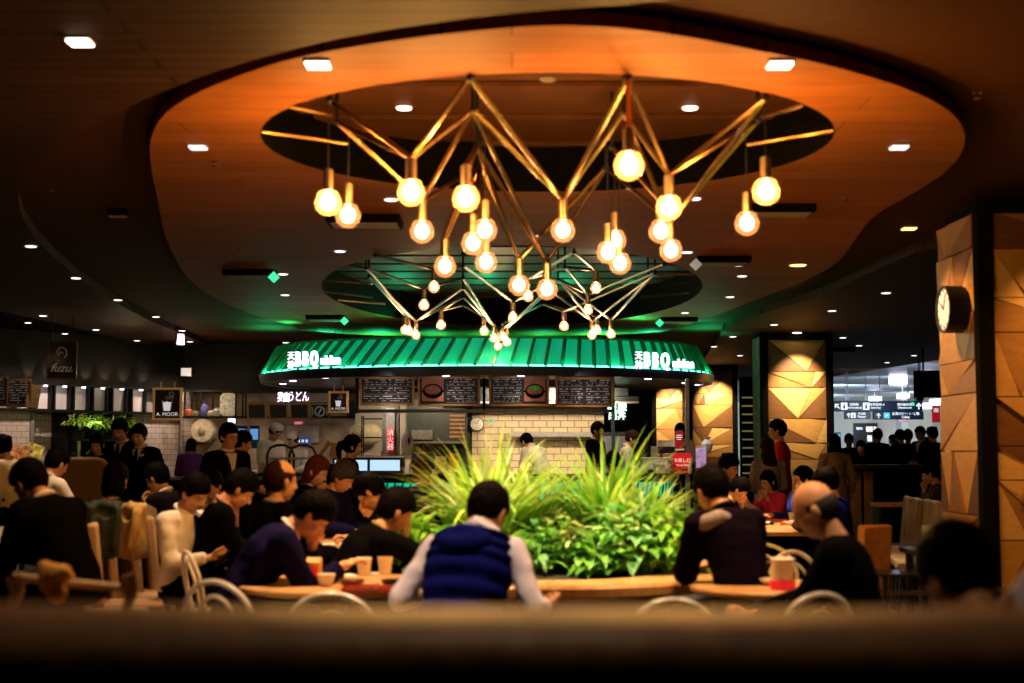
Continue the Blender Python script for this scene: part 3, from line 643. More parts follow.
def pot(label, px, py, d, r):
    t = thing('cream_drum', label, 'drum', at(px, py, d)); M = Matrix.Rotation(PI / 2, 4, 'X') ; CR = mat('cream_enamel', (.78, .66, .42), .35)
    b = MB(); b.lathe([(.01, .12), (r * .3, .115), (r * .92, .09), (r, .05), (r, -.3), (r * .9, -.34)], 28, M=M); b.build('drum_body', [CR], t)
    b = MB(); b.lathe([(r * .30, .115), (r * .32, .14), (r * .2, .16), (.004, .16)], 18, M=M); b.build('drum_hub', [mat('drum_hub', (.45, .35, .18), .4)], t)
    return t
pot('round cream drum with a small hub in the left stall kitchen', 203, 431, 27.22, .228)
d_ = pot('round cream drum seen at an angle beside the cup blackboard', 360, 434, 23.85, .18); d_.rotation_euler.z = -.7
# bright display in the counter left end
SCR = emit('display_glow', (.50, .74, 1), 1.1)
t = thing('display_case', 'bright blue-white lit display case at the left end of the kiosk counter', 'display case', at(368, 466, 20.2))
b = MB(); b.box((0, .15, 0), (1.0, .3, .26)); b.build('case_body', BLACK, t); 
for x, w_ in ((-.24, .46), (.24, .42)):
    b = MB(); b.box((x, -.005, .01), (w_, .02, .15)); b.build('lit_panel', SCR, t)
b = MB(); b.box((0, -.03, .13), (1.04, .1, .02)); b.build('case_top', WHITEP, t)
t = thing('cash_register', 'black cash register monitor on the counter in front of the first cook', 'register', at(423, 461, 21.2))
b = MB(); b.box((0, 0, 0), (.34, .03, .24), rx=-.2); b.build('monitor', BLACK, t, bevel=.008); b = MB(); b.box((0, .02, .0), (.36, .02, .26), rx=-.2); b.build('monitor_rim', mat('grey_rim', (.25, .28, .32), .4), t)
b = MB(); b.box((0, .05, -.16), (.08, .08, .12)); b.box((0, .04, -.215), (.3, .25, .03)); b.build('stand', BLACK, t)
MENUY = mat('menu_card_yellow', (.75, .5, .12), .5, var=.5, scale=30); MENUR = mat('menu_card_red', (.8, .16, .04), .5, var=.5, scale=25)
simple('menu_stand', 'yellow illustrated menu stand on the counter right of the register', 'menu stand', [('menu_card', (0, 0, 0), (.16, .02, .22), 0), ('card_foot', (0, .04, -.12), (.16, .12, .015), 1)], at(441, 464, 21.1), [MENUY, WHITEP])
simple('menu_stand', 'orange-red illustrated menu stand on the counter behind the tall grass', 'menu stand', [('menu_card', (0, 0, 0), (.15, .02, .26), 0), ('card_foot', (0, .04, -.135), (.15, .12, .015), 1)], at(454, 462, 21.0), [MENUR, WHITEP])
# right end of the counter
WBX = mat('pale_box', (.62, .56, .5), .6)
simple('white_box', 'wide pale carton on the right part of the kiosk counter', 'box', [('carton', (0, 0, 0), (.38, .25, .17), 0), ('carton_lid', (0, 0, .09), (.40, .27, .02), 0)], at(655, 464, 21.2), [WBX])
simple('white_box', 'small white bin in front of the wide pale carton', 'box', [('carton', (0, 0, 0), (.22, .2, .13), 0), ('carton_rim', (0, 0, .07), (.24, .22, .015), 0)], at(662, 469, 20.8), [WHITEP])
simple('equipment_box', 'black and white kitchen printer behind the pale cartons', 'machine', [('machine_body', (0, 0, -.03), (.42, .3, .1), 0), ('machine_top', (-.05, 0, .07), (.34, .28, .09), 1), ('machine_slot', (.1, -.16, -.02), (.14, .02, .04), 1)], at(672, 448, 21.9), [BLACK, WHITEP])
simple('white_stand', 'white angled price stand at the left of the counter equipment', 'stand', [('stand_card', (0, 0, 0), (.10, .02, .17), 0), ('stand_foot', (0, .03, -.09), (.1, .1, .015), 0)], at(654, 452, 21.8), [WHITEP], rz=.3)
simple('wooden_rack', 'brown wooden condiment rack behind the red return sign', 'rack', [('rack_base', (0, 0, -.06), (.3, .2, .1), 0), ('rack_top', (0, 0, .08), (.32, .2, .05), 0), ('rack_side', (-.15, 0, .0), (.02, .2, .2), 0), ('rack_side', (.15, 0, .0), (.02, .2, .2), 0)], at(672, 461, 21.4), [mat('rack_wood', (.35, .17, .05), .5)])
t = thing('return_sign', 'red rounded dish return sign with white lettering at the right of the counter', 'sign', at(682, 463, 20.7))
b = MB(); rr = []; W_, H_ = .135, .15
for sx, sz, a0 in ((1, 1, 0), (-1, 1, 90), (-1, -1, 180), (1, -1, 270)):
    for k in range(5): a = R(a0 + 22.5 * k); rr.append((sx * (W_ - .04) + .04 * math.cos(a), sz * (H_ - .04) + .04 * math.sin(a)))
b.prism(rr, 0, .02, M=Matrix.Rotation(PI / 2, 4, 'X')); b.build('sign_plate', REDS, t)
text('sign_text', 'お渡し口', .062, WHL, t, (0, -.025, .035)); text('sign_text', 'Pick-up Here', .036, WHL, t, (0, -.025, -.03))
b = MB(); b.box((.02, -.03, -.095), (.12, .02, .03)); b.build('black_badge', BLACK, t); b = MB(); b.box((0, .05, -.155), (.2, .14, .012)); b.build('sign_foot', BLACK, t)
t = thing('menu_card', 'upright dark red menu card held before the woman behind the counter', 'menu card', at(679, 440, 21.0))
b = MB(); b.box((0, 0, 0), (.125, .015, .26)); b.build('card', mat('wine_red', (.32, .015, .015), .5, em=(.4, .02, .02), es=.12), t, bevel=.003)
for k, w_ in enumerate((.08, .09, .06)): b = MB(); b.box((0, -.01, .07 - .03 * k), (w_, .004, .010)); b.build('card_line', WHL, t)
for i, (px, py, c, lb) in enumerate(((674, 467, (.6, .02, .02), 'red sauce bottle beside the return sign'), (667, 467, (.7, .65, .6), 'pale sauce bottle left of the red sauce bottle'), (690, 469, (.8, .6, .4), 'peach-coloured sauce bottle right of the return sign'), (642, 470, (.75, .7, .6), 'small white pot at the left of the counter cartons'))):
    b = MB(); b.lathe([(.03, 0), (.032, .01), (.032, .10), (.014, .13), (.012, .16), (.004, .175)], 14); o = b.build('sauce_bottle', [mat('bottle_%d' % i, c, .35)], None); o.location = at(px, py, 20.65) - Vector((0, 0, .07)); tag(o, lb, 'bottle')
simple('poster_stand', 'violet and white tilted poster at the right end of the counter', 'poster', [('poster_sheet', (0, 0, 0), (.15, .015, .30), 0), ('poster_foot', (0, .05, -.15), (.16, .12, .015), 1)], at(701, 458, 20.9), [mat('violet_poster', (.55, .35, .75), .5, var=.6, scale=14, em=(.5, .35, .8), es=.3), BLACK], rz=-.25)
b = MB(); b.lathe([(.05, 0), (.07, .04), (.09, .12), (.04, .19), (.06, .22)], 7); o = b.build('folded_bag', [mat('white_wrap', (.75, .72, .78), .4, var=.2)], None, False); o.location = at(707, 452, 21.1); tag(o, 'crumpled white plastic wrap on the right end of the counter', 'wrap')
# green white lit sign and dark booth right of the kitchen
t = thing('lit_sign', 'small green-white glowing sign behind the right kiosk post', 'sign', at(617, 412, 24))
b = MB(); b.box((0, 0, 0), (.30, .04, .28)); b.build('sign_box', BLACK, t); text('sign_text', '薩摩', .17, emit('green_white_sign', (.55, 1, .75), 5), t, (0, -.03, .06)); text('sign_text', '肉丼', .15, MATS['green_white_sign'], t, (0, -.03, -.07))
simple('dark_cabinet', 'dark tall fridge behind the right kiosk post', 'cabinet', [('cabinet_body', (0, 0, 0), (.62, .5, 1.75), 0), ('cabinet_door', (0, -.27, .0), (.56, .03, 1.6), 1)], (at(612, 450, 24.2).x, 24.3, .88), [BLACK, mat('grey_steel_door', (.16, .17, .19), .35, .6)])
simple('dark_booth', 'dark doorway booth left of the farthest wooden pillar', 'booth', [('booth_panel', (0, 0, 0), (.55, .2, 2.7), 0), ('booth_header', (0, -.12, 1.1), (.57, .05, .2), 1), ('paper_list', (-.1, -.12, -.1), (.10, .02, .12), 2)], (at(647, 450, 32).x - .35, 32, 1.35), [mat('brown_black', (.02, .010, .008), .5), BLACK, WHITEP])

# ============================================================ LEFT STALLS
A0 = Vector((at(0, 400, 22.5).x - 1.6, 22.5 - .85, 0)); A1 = Vector((at(188, 400, 27).x, 27, 0)); AD = (A1 - A0); AL = AD.length; AR = math.atan2(AD.y, AD.x)
def apx(px):   # distance along the stall wall that appears at column px
    u = (px - 512) / F * math.cos(PITCH) ; lo, hi = -1, AL + 3
    for _ in range(50):
        m = (lo + hi) / 2; q = A0 + AD * (m / AL)
        if q.x / q.y < u: lo = m
        else: hi = m
    return lo
WT = brick('white_tile', (.66, .55, .47), (.60, .50, .43), (.34, .27, .22), .2, .1, .006, .2)
t = thing('stall_wall', 'white tiled front wall of the left food stalls with black upper fascia', 'wall', A0, AR); SW = t; t['kind'] = 'structure'
def apart(name, x0, x1, z0, z1, m, y=0, th=.1, lab=None):
    b = MB(); b.box((0, 0, 0), (x1 - x0, th, z1 - z0)); o = b.build(name, [m], SW, False); o.location = ((x0 + x1) / 2, y + th / 2, (z0 + z1) / 2); return o
X = apx
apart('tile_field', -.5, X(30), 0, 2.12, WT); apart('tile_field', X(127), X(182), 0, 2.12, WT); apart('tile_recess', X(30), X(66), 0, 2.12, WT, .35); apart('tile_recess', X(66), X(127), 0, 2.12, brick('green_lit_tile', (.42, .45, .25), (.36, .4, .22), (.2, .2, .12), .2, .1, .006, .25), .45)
apart('jamb', X(29), X(33), 0, 2.12, mat('grey_jamb', (.22, .2, .18), .5), -.02, .4); apart('jamb', X(64), X(67), 0, 2.12, BLACK, -.04, .5)
apart('alcove_frame', X(124), X(126), 0, 2.12, BLACK, -.04, .5); apart('alcove', X(126.5), X(143), .0, 2.05, mat('beige_glazed', (.30, .26, .17), .4, var=.3), -.015, .03)
PANW = mat('backlit_white_panel', (.75, .70, .72), .5, em=(1, .84, .78), es=.0, var=.04); PAND = mat('grey_white_panel', (.28, .25, .26), .5, var=.1)
FAS = mat('black_fascia_panel', (.014, .012, .011), .45, .0, spec=.15)
for x_, y_ in ((-6.6, 20.5), (-6.2, 23.0), (-5.8, 25.5)): light('POINT', (x_, y_, 2.72), 9, (1, .66, .36), .06)  # added point lights imitating stall light bounced onto the plank ceiling
apart('fascia', -.5, X(182), 2.57, 3.46, FAS, -.02, .1); apart('upper_backing', -.5, X(182), 2.12, 2.57, PAND, .1, .05)
apart('black_rail', -.5, X(182), 2.10, 2.14, BLACK, -.12, .12); apart('black_rail', -.5, X(182), 2.55, 2.59, BLACK, -.12, .12)
for i in range(9):
    c = 40 + 19.2 * i - 19.2 * 1
    if c > 150: break
    x = X(c); apart('white_panel', x - .145, x + .145, 2.15, 2.55, PANW, .02, .03)
    w_ = SW.matrix_world
    P_ = Matrix.Translation(A0) @ Matrix.Rotation(AR, 4, 'Z') @ Vector((x, -.10, 2.62)); Q_ = Matrix.Translation(A0) @ Matrix.Rotation(AR, 4, 'Z') @ Vector((x, .03, 2.3))
    light('SPOT', P_, 36, (1, .86, .84), .02, 75, .7, Q_)
    apart('panel_lamp', x - .025, x + .025, 2.525, 2.55, emit('small_lamp_white', (1, .8, .85), 5), -.13, .05)
    for xx in (x - .16, x + .16): apart('mullion', xx - .015, xx + .015, 2.10, 2.6, BLACK, -.06, .1)
    light('SPOT', Matrix.Translation(A0) @ Matrix.Rotation(AR, 4, 'Z') @ Vector((x + .1, -.16, 2.6)), 7, (1, .8, .6), .02, 70, .8, Matrix.Translation(A0) @ Matrix.Rotation(AR, 4, 'Z') @ Vector((x + .1, .0, 2.9)))
for px in (10, 48, 150, 168):
    P_ = Matrix.Translation(A0) @ Matrix.Rotation(AR, 4, 'Z') @ Vector((X(px), -.9, 3.3)); Q_ = Matrix.Translation(A0) @ Matrix.Rotation(AR, 4, 'Z') @ Vector((X(px), .0, 1.3)); light('SPOT', P_, 75, (1, .74, .60), .04, 85, .8, Q_)
# plant shelf
BPOT = mat('black_planter', (.015, .013, .012), .6)
LEAFY = leafmat('yellow_green_leaf', (.25, .55, .03), (.55, .85, .08)); LEAFG = leafmat('mid_green_leaf', (.12, .42, .03), (.30, .64, .07))
LEAFD = leafmat('deep_green_leaf', (.05, .24, .03), (.14, .44, .05)); LEAFB = leafmat('blue_green_leaf', (.10, .38, .09), (.32, .64, .22)); LEAFL = leafmat('pale_green_leaf', (.45, .68, .16), (.70, .85, .38))
Aw = Matrix.Translation(A0) @ Matrix.Rotation(AR, 4, 'Z')
t = thing('plant_shelf', 'black open metal shelf unit holding potted greenery against the stall wall', 'shelf', Aw @ Vector(((X(70) + X(125)) / 2, -.02, 0)), AR); sw_ = (X(125) - X(70)) / 2
for x in (-sw_, -sw_ * .42, sw_ * .3, sw_):
    b = MB(); b.box((x, 0, 1.06), (.04, .3, 2.12)); b.build('upright', BLACK, t)
for z in (.9, 1.62, 2.1):
    b = MB(); b.box((0, 0, z), (sw_ * 2, .3, .035)); b.build('shelf_board', BLACK, t)
def leafblade(t, base, az, L, w_, el0, droop, n=7, mi=0, fold=.25):
    """a strap or oval leaf that arches over"""
    p = Vector(base); e = el0; L1 = []; st = L / n
    for i in range(n + 1):
        u = i / n; ww = w_ * (math.sin(PI * min(1, .08 + .92 * u) ** .7) if fold > .2 else (1 - u ** 2.2) * (.45 + .55 * min(1, u * 4)))
        d = Vector((math.cos(az) * math.cos(e), math.sin(az) * math.cos(e), math.sin(e))); s = Vector((-math.sin(az), math.cos(az), 0))
        nrm = s.cross(d); L1.append((p - s * ww / 2 + nrm * ww * fold * -.5, p.copy(), p + s * ww / 2 + nrm * ww * fold * -.5)); p = p + d * st; e -= droop / n
    o = len(t.v)
    for a in L1: t.v += [tuple(q) for q in a]
    for i in range(n):
        for j in (0, 1): t.f.append((o + i * 3 + j, o + i * 3 + j + 1, o + i * 3 + 4 + j, o + i * 3 + 3 + j)); t.m.append(mi)
def bush(name, label, loc, r, h, nleaf, L, w_, mats, seed, rz=0, pot_=None, grp=None, cat='plant', sp=1.0):
    rnd = random.Random(seed); t = thing(name, label, cat, loc, rz, grp); lf = MB(); st = MB()
    for i in range(nleaf):
        az = rnd.uniform(0, 2 * PI); rr = r * math.sqrt(rnd.random()); z = h * (.25 + .75 * rnd.random()) * (1 - .45 * (rr / r) ** 2)
        base = Vector((math.cos(az) * rr * .8, math.sin(az) * rr * .8, z)); leafblade(lf, base, az + rnd.uniform(-.9, .9), L * rnd.uniform(.7, 1.25), w_ * rnd.uniform(.75, 1.2), rnd.uniform(-.2, 1.0) , rnd.uniform(.6, 1.7), 5, rnd.choice(range(len(mats))), .3)
        if i % 3 == 0: st.tube([(base.x * .15, base.y * .15, 0), (base.x * .7, base.y * .7, z * .7), base], .004, 4)
    lf.build('foliage', mats, t, 'all'); st.build('stem', [LEAFD], t)
    if pot_:
        b = MB(); b.lathe([(pot_ * .8, -pot_ * 1.5), (pot_, 0), (pot_ * .92, 0), (pot_ * .85, -.02)], 14); b.build('pot', BPOT, t)
    return t
i = 0
for x, z, lb in ((-.55, 1.80, 'bright fern at the left end of the top plant shelf'), (-.12, 1.80, 'bright yellow-green fern in the middle of the top plant shelf'), (.42, 1.80, 'dark fern at the right end of the top plant shelf'),
                 (-.5, 1.1, 'small dark fern on the lower plant shelf, left side'), (-.05, 1.25, 'bright trailing fern on the lower plant shelf behind the waitress'), (.45, 1.25, 'bright trailing fern on the lower plant shelf between the two waiters')):
    bush('potted_fern', lb, Aw @ Vector(((X(70) + X(125)) / 2 + x, -.10, z)), .24, .26, 110, .16, .04, [LEAFY, LEAFY, LEAFL] if 'bright' in lb else [LEAFG, LEAFY], 40 + i, pot_=.13); i += 1
for px, z in ((84, 2.6), (108, 2.6)):
    light('SPOT', Aw @ Vector((X(px), -.45, 2.1)), 45, (1, .95, .6), .03, 60, .8, Aw @ Vector((X(px), -.05, 1.8)))
# hanging sign far left, boards
t = thing('hanging_sign', 'dark square sign with faint script lettering hung above the white panels', 'sign', at(62, 360, 20.5), .12)
b = MB(); b.box((0, 0, 0), (.40, .03, .52)); b.build('sign_panel', BOARD, t); b = MB()
for c, s in (((0, 0, .26), (.42, .05, .02)), ((0, 0, -.26), (.42, .05, .02)), ((-.2, 0, 0), (.02, .05, .52)), ((.2, 0, 0), (.02, .05, .52))): b.box(c, s)
b.build('sign_frame', [mat('dim_brown_frame', (.10, .035, .015), .5)], t)
CREAM = mat('cream_lettering', (.30, .22, .16), .5, em=(.9, .7, .5), es=.07)
text('sign_script', 'fuzu.', .17, CREAM, t, (0, -.02, -.12), ext=.002, shear=.4); b = MB(); b.tube([(.07 * math.cos(a), -.02, .1 + .08 * math.sin(a)) for a in [R(-60 + 25 * k) for k in range(11)]], .004, 5); b.tube([(-.05, -.02, .06), (-.02, -.02, .12), (.02, -.02, .09)], .004, 5); b.build('sign_emblem', [CREAM], t)
for x in (-.15, .15): b = MB(); b.box((x, 0, .50), (.015, .015, .5)); b.build('hanger', BLACK, t)
board('blackboard menu in a gold frame at the far left edge of the stalls', 3, 391, 7, 28, 20.9, 'list', rz=.2, seed=11)
board('leaning blackboard menu in a gold frame beside the far left stall edge', 19, 393, 22, 27, 20.9, 'list', rz=.35, tilt=.3, seed=12)
t = thing('paper_menus', 'stack of brown menu sheets standing right of the left blackboards', 'menu', at(33, 396, 21), .9)
for k in range(3): b = MB(); b.box((.03 * k, .05 * k, 0), (.22, .01, .34), ry=.15); b.build('menu_sheet', mat('brown_sheet', (.38, .24, .12), .6, var=.4, scale=20), t)
def cupboard(label, px, py, W, H, d, txt):
    t = thing('hanging_board', label, 'sign', at(px, py, d)); f = .022
    b = MB(); b.box((0, 0, 0), (W, .02, H)); b.build('board_panel', [mat('aubergine_board', (.035, .018, .026), .6)], t, False); b = MB()
    for c, s in (((0, 0, H / 2), (W + f * 2, .045, f * 1.5)), ((0, 0, -H / 2), (W + f * 2, .045, f * 1.5)), ((-W / 2, 0, 0), (f * 1.5, .045, H)), ((W / 2, 0, 0), (f * 1.5, .045, H))): b.box(c, s)
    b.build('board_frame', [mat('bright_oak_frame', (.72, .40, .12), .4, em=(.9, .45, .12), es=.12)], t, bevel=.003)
    s = H; b = MB(); M = Matrix.Rotation(PI / 2, 4, 'X')
    b.prism([(-.11 * s, -.22 * s), (.09 * s, -.22 * s), (.13 * s, .07 * s), (.05 * s, .05 * s), (-.01 * s, .09 * s), (-.07 * s, .05 * s), (-.15 * s, .07 * s)], .011, .016, M=M); b.build('glass_drawing', [WHL], t, False)
    b = MB(); b.tube([(-.19 * s, -.014, .13 * s), (-.17 * s, -.014, .06 * s), (-.13 * s, -.014, -.23 * s), (.11 * s, -.014, -.23 * s), (.16 * s, -.014, .06 * s), (.17 * s, -.014, .13 * s)], .004, 5); b.build('glass_outline', [CREAM], t)
    b = MB()
    for cx, cz, r in ((.13, .32, .07), (.0, .2, .045), (.15, .22, .05)):
        b.tube([((cx + r * math.cos(q) * (1 + .25 * math.cos(5 * q))) * s, -.014, (cz + r * math.sin(q) * (1 + .25 * math.cos(5 * q))) * s) for q in [2 * PI * j / 24 for j in range(24)]], .0035, 5, closed=True)
    b.build('leaf_drawing', [CREAM], t); text('board_text', txt, .075 * s / .44, WHL, t, (0, -.014, -.34 * s), ext=.002)
    zz = CZ + (.1 if d > 21.5 else 0) - t.location.z
    for x in (-.25, .25):
        b = MB(); b.box((x * W, 0, H / 2 + .06), (.02, .01, .09)); b.build('hanger_clip', [WHITEP], t); b = MB(); b.box((x * W, 0, (H / 2 + zz) / 2), (.006, .006, zz - H / 2)); b.build('hanger_wire', [BLACK], t)
cupboard('larger aubergine board with a white cup drawing, hung left of the standing man', 167.5, 404, .40, .45, 21.0, 'A. MOOR')
cupboard('smaller aubergine board with a cup drawing, hung right of the neon stall sign', 338.5, 402, .27, .30, 21.8, 'A. MOOR')

# kitchen stall between the tile wall and the kiosk
x0, x1 = at(180, 450, 27).x, at(372, 450, 27).x; KW = x1 - x0
CRW = mat('cream_lit_wall', (.46, .33, .22), .5, var=.35, scale=3)
wallbox('wall_stall_kitchen', 181, 372, 0, 2.55, 27.6, CRW)
wallbox('wall_stall_fascia', 150, 380, 2.54, 3.46, 26.9, FAS)
wallbox('wall_stall_side', 180, 183, 0, 2.54, 26.5, WT, 1.1)
for px in (195, 235, 275, 315, 352):
    p = at(px, 400, 26.2); light('SPOT', (p.x, 24.2 if px in (195, 275, 315) else 26.4, 2.52), 60 if px in (195, 275, 315) else 34, (1, .80, .60), .04, 84 if px in (195, 275, 315) else 120, .8, (p.x, 25.0 if px in (195, 275, 315) else 26.8, .8))  # the three forward spots are added to light the cooks from in front
    light('SPOT', (p.x, 26.6, 2.62), 1.0, (1, .85, .75), .03, 75, .8, (p.x, 26.9, 3.0))
def fpx(px, Y=26.9): return at(px, 400, Y).x
t = thing('glazed_partition', 'black framed open shelf band above the left stall kitchen', 'shelf', (0, 26.3, 0))
for z in (2.05, 2.54):
    b = MB(); b.box(((fpx(183, 26.3) + fpx(372, 26.3)) / 2, 0, z), (fpx(372, 26.3) - fpx(183, 26.3), .35 if z < 2.3 else .06, .04)); b.build('frame_rail', BLACK, t)
for px in (185, 192, 201, 213, 222, 236, 243, 246, 348, 360):
    b = MB(); b.box((fpx(px, 26.3), 0, 2.3), (.03, .04, .5)); b.build('frame_post', BLACK, t)
b = MB(); b.lathe([(.04, 0), (.035, .03), (.05, .1), (.02, .14)], 12)
for i, (px, c, h, lb) in enumerate(((189, (.5, .12, .04), .16, 'amber jar on the left stall shelf, beside the oak framed board'), (196, (.25, .2, .12), .12, 'squat brown jar on the left stall shelf'), (205, (.12, .12, .35), .26, 'blue printed tin on the left stall shelf'), (211, (.7, .55, .4), .12, 'pale bowl on the left stall shelf'), (217, (.75, .7, .68), .16, 'white cup stack on the left stall shelf'), (352, (.1, .1, .35), .3, 'blue canister on the shelf right of the small cup board'), (363, (.7, .3, .2), .28, 'tapering bottle on the shelf right of the small cup board'))):
    b = MB(); b.lathe([(.07, 0), (.08, h * .15), (.075, h * .7), (.045, h * .85), (.05, h), (.004, h)], 14); o = b.build('storage_jar', [mat('jar_%d' % i, c, .35, var=.3)], None); o.location = (fpx(px, 26.3), 26.3, 2.07); tag(o, lb, 'jar')
# round lamp wreath figures
t = thing('paper_lantern', 'tall pale patterned lantern between the shelf and the tilted menu boards', 'lantern', (fpx(228, 26.35), 26.35, 2.08))
b = MB(); b.lathe([(.10, 0), (.15, .05), (.15, .36), (.10, .42), (.004, .42)], 18); b.build('lantern_body', [mat('lantern_paper', (.75, .62, .42), .5, em=(1, .75, .45), es=.25, var=.7, scale=18)], t)
# tilted black menu boards
for i, (px, lb) in enumerate(((257, 'leftmost tilted black menu board over the white-capped cook'), (278.5, 'second tilted black menu board over the white-capped cook'), (299.5, 'third tilted black menu board over the white-capped cook'), (320, 'rightmost tilted black menu board with a round white emblem'))):
    t = board(lb, px, 411, 18, 15.5, 26.05, 'blank', seed=30 + i, tilt=.35)
    if i == 3:
        b = MB(); b.tube([(.085 * math.cos(a), -.02, .09 * math.sin(a)) for a in [2 * PI * j / 20 for j in range(20)]], .012, 5, closed=True); b.tube([(-.03, -.02, -.05), (.03, -.02, .05)], .012, 5); b.build('round_emblem', [CHALK], t)
        for s in (-1, 1): b = MB(); b.box((s * .13, -.018, 0), (.012, .004, .15)); b.build('chalk_writing', [CHALK], t)
t = thing('neon_sign', 'glowing white Japanese script sign on the black fascia of the left stall', 'sign', at(292, 397, 26.86)); NEO = emit('neon_white_violet', (.95, .75, 1), 2.8)
text('sign_text', '麺', .25, NEO, t, (-.16, 0, 0), ext=.01); text('sign_text', 'うどん', .22, NEO, t, (.12, 0, .0), ext=.01, sx=.62)
t = thing('red_notice', 'small red and white notice above the cook with the white cap', 'notice', at(298.5, 424, 27.57)); b = MB(); b.box((0, 0, 0), (.17, .02, .10)); b.build('notice_plate', [mat('pink_red', (.8, .08, .1), .5, em=(.9, .1, .12), es=.4)], t); b = MB(); b.box((0, -.012, .02), (.13, .004, .012)); b.box((0, -.012, -.02), (.1, .004, .012)); b.build('notice_line', [WHL], t)
simple('steel_backboard', 'large pale steel panel behind the cook with the white cap', 'panel', [('panel_sheet', (0, 0, 0), (.62, .04, .34), 0), ('panel_edge', (0, -.03, .17), (.64, .02, .02), 1)], at(303, 434, 27.56), [mat('pale_sheet', (.62, .52, .42), .4), STEEL])
simple('ticket_box', 'blue sign box with pale characters beside the cook with the white cap', 'sign', [('box_body', (0, 0, 0), (.34, .1, .15), 0)] + [('white_character', (-.1 + .07 * k, -.055, 0), (.04, .01, .05), 1) for k in range(4)], at(301, 441, 25.6), [mat('blue_box', (.02, .05, .16), .5, em=(.03, .08, .3), es=.4), WHL])
t = thing('wall_screen', 'blue glowing appliance screens behind the standing man with glasses', 'screen', at(247, 437, 26.4))
for x, w_ in ((-.13, .26), (.14, .18)):
    b = MB(); b.box((x, 0, 0), (w_, .1, .42)); b.build('screen_body', [mat('blue_steel', (.03, .08, .18), .3, .4)], t, bevel=.01); b = MB(); b.box((x, -.055, .05), (w_ * .8, .01, .2)); b.build('screen_glass', [emit('blue_glow', (.15, .4, .9), .7)], t)
simple('white_notice', 'white paper notice hanging between the drum and the standing man', 'notice', [('paper_sheet', (0, 0, 0), (.13, .01, .22), 0), ('paper_clip', (0, -.01, .11), (.05, .01, .02), 1)], at(210, 437, 27.57), [mat('cream_paper', (.75, .66, .52), .6), BLACK])
simple('pale_monitor', 'small glowing lilac monitor above the head of the man with glasses', 'monitor', [('monitor_body', (0, 0, 0), (.17, .06, .12), 1), ('monitor_glass', (0, -.035, 0), (.14, .01, .09), 0)], at(232, 421, 26.3), [emit('lilac_glow', (.8, .75, 1), 2.2), BLACK])
simple('wall_lamp_box', 'small square lit box at the top of the black fascia', 'lamp', [('lamp_body', (0, 0, 0), (.22, .12, .2), 1), ('lamp_face', (0, -.07, -.02), (.18, .02, .14), 0)], at(187, 371, 25.6), [emit('warm_box_glow', (1, .85, .7), .8), BLACK])
simple('blue_display', 'tiny bright blue display above the small cup board', 'display', [('display_body', (0, 0, 0), (.17, .04, .07), 1), ('display_glass', (0, -.025, 0), (.15, .01, .055), 0)], at(333, 417 - 8, 24.4), [emit('cyan_display', (.4, .75, 1), 3), BLACK])
simple('stall_counter', 'black service counter of the left stalls with a bright steel edge', 'counter', [('counter_body', (0, .2, -.5), (4.2, .5, 1.0), 0), ('counter_top', (0, .15, .02), (4.3, .62, .05), 1), ('steel_edge', (0, -.17, .02), (4.3, .02, .05), 2)], (at(185, 470, 21.8).x - .2, 21.8, 1.0), [BLACKM, BLACK, STEEL])
simple('kitchen_worktop', 'cream worktop inside the left stall in front of the cook with the white cap', 'worktop', [('worktop_body', (0, .2, -.45), (3.0, .5, .9), 1), ('worktop_top', (0, .15, .02), (3.05, .6, .05), 0)], (at(290, 460, 24.9).x, 24.9, 1.05), [mat('cream_top', (.7, .58, .36), .4), BLACK])
# tray trolley with tubular frame
def arch(x0, x1, z0, z1, r=.1):
    return [(x0, 0, z0), (x0, 0, z1 - r), (x0 + r * .3, 0, z1 - r * .3), (x0 + r, 0, z1), (x1 - r, 0, z1), (x1 - r * .3, 0, z1 - r * .3), (x1, 0, z1 - r), (x1, 0, z0)]
t = thing('tray_trolley', 'black tubular tray trolley with rounded hoops behind the balding man', 'trolley', (at(290, 460, 15).x, 15, 0))
for y, xx0, xx1 in ((0, -.24, .04), (.15, -.03, .25)):
    b = MB(); b.tube([(p[0], y, p[2]) for p in arch(xx0, xx1, .1, 1.50)], .014, 8); b.build('hoop_frame', BLACK, t)
b = MB(); b.box((0, .1, 1.36), (.46, .25, .02)); b.box((0, .1, .6), (.5, .3, .02)); b.build('trolley_shelf', STEEL, t)
for x in (-.22, .23): b = MB(); b.lathe([(.004, 0), (.035, 0), (.035, .02), (.004, .02)], 12, (x, .1, .04), M=None); b.box((x, .1, .09), (.03, .03, .07)); b.build('caster', BLACK, t)
t = thing('leaning_sheets', 'pale folded papers and wooden holders behind the red-haired woman', 'papers', at(330, 452, 19))
for k, (x, z, w_, h_, a) in enumerate(((-.1, .0, .05, .34, .6), (.05, .02, .10, .2, .1), (.12, -.1, .08, .12, 0))): b = MB(); b.box((x, .03 * k, z), (w_, .06, h_), ry=a); b.build('paper_holder', [mat('tan_holder', (.5, .33, .18), .5, var=.3)], t)
b = MB(); b.box((0, 0, -.78), (.5, .3, 1.24)); b.build('holder_base', BLACKM, t)
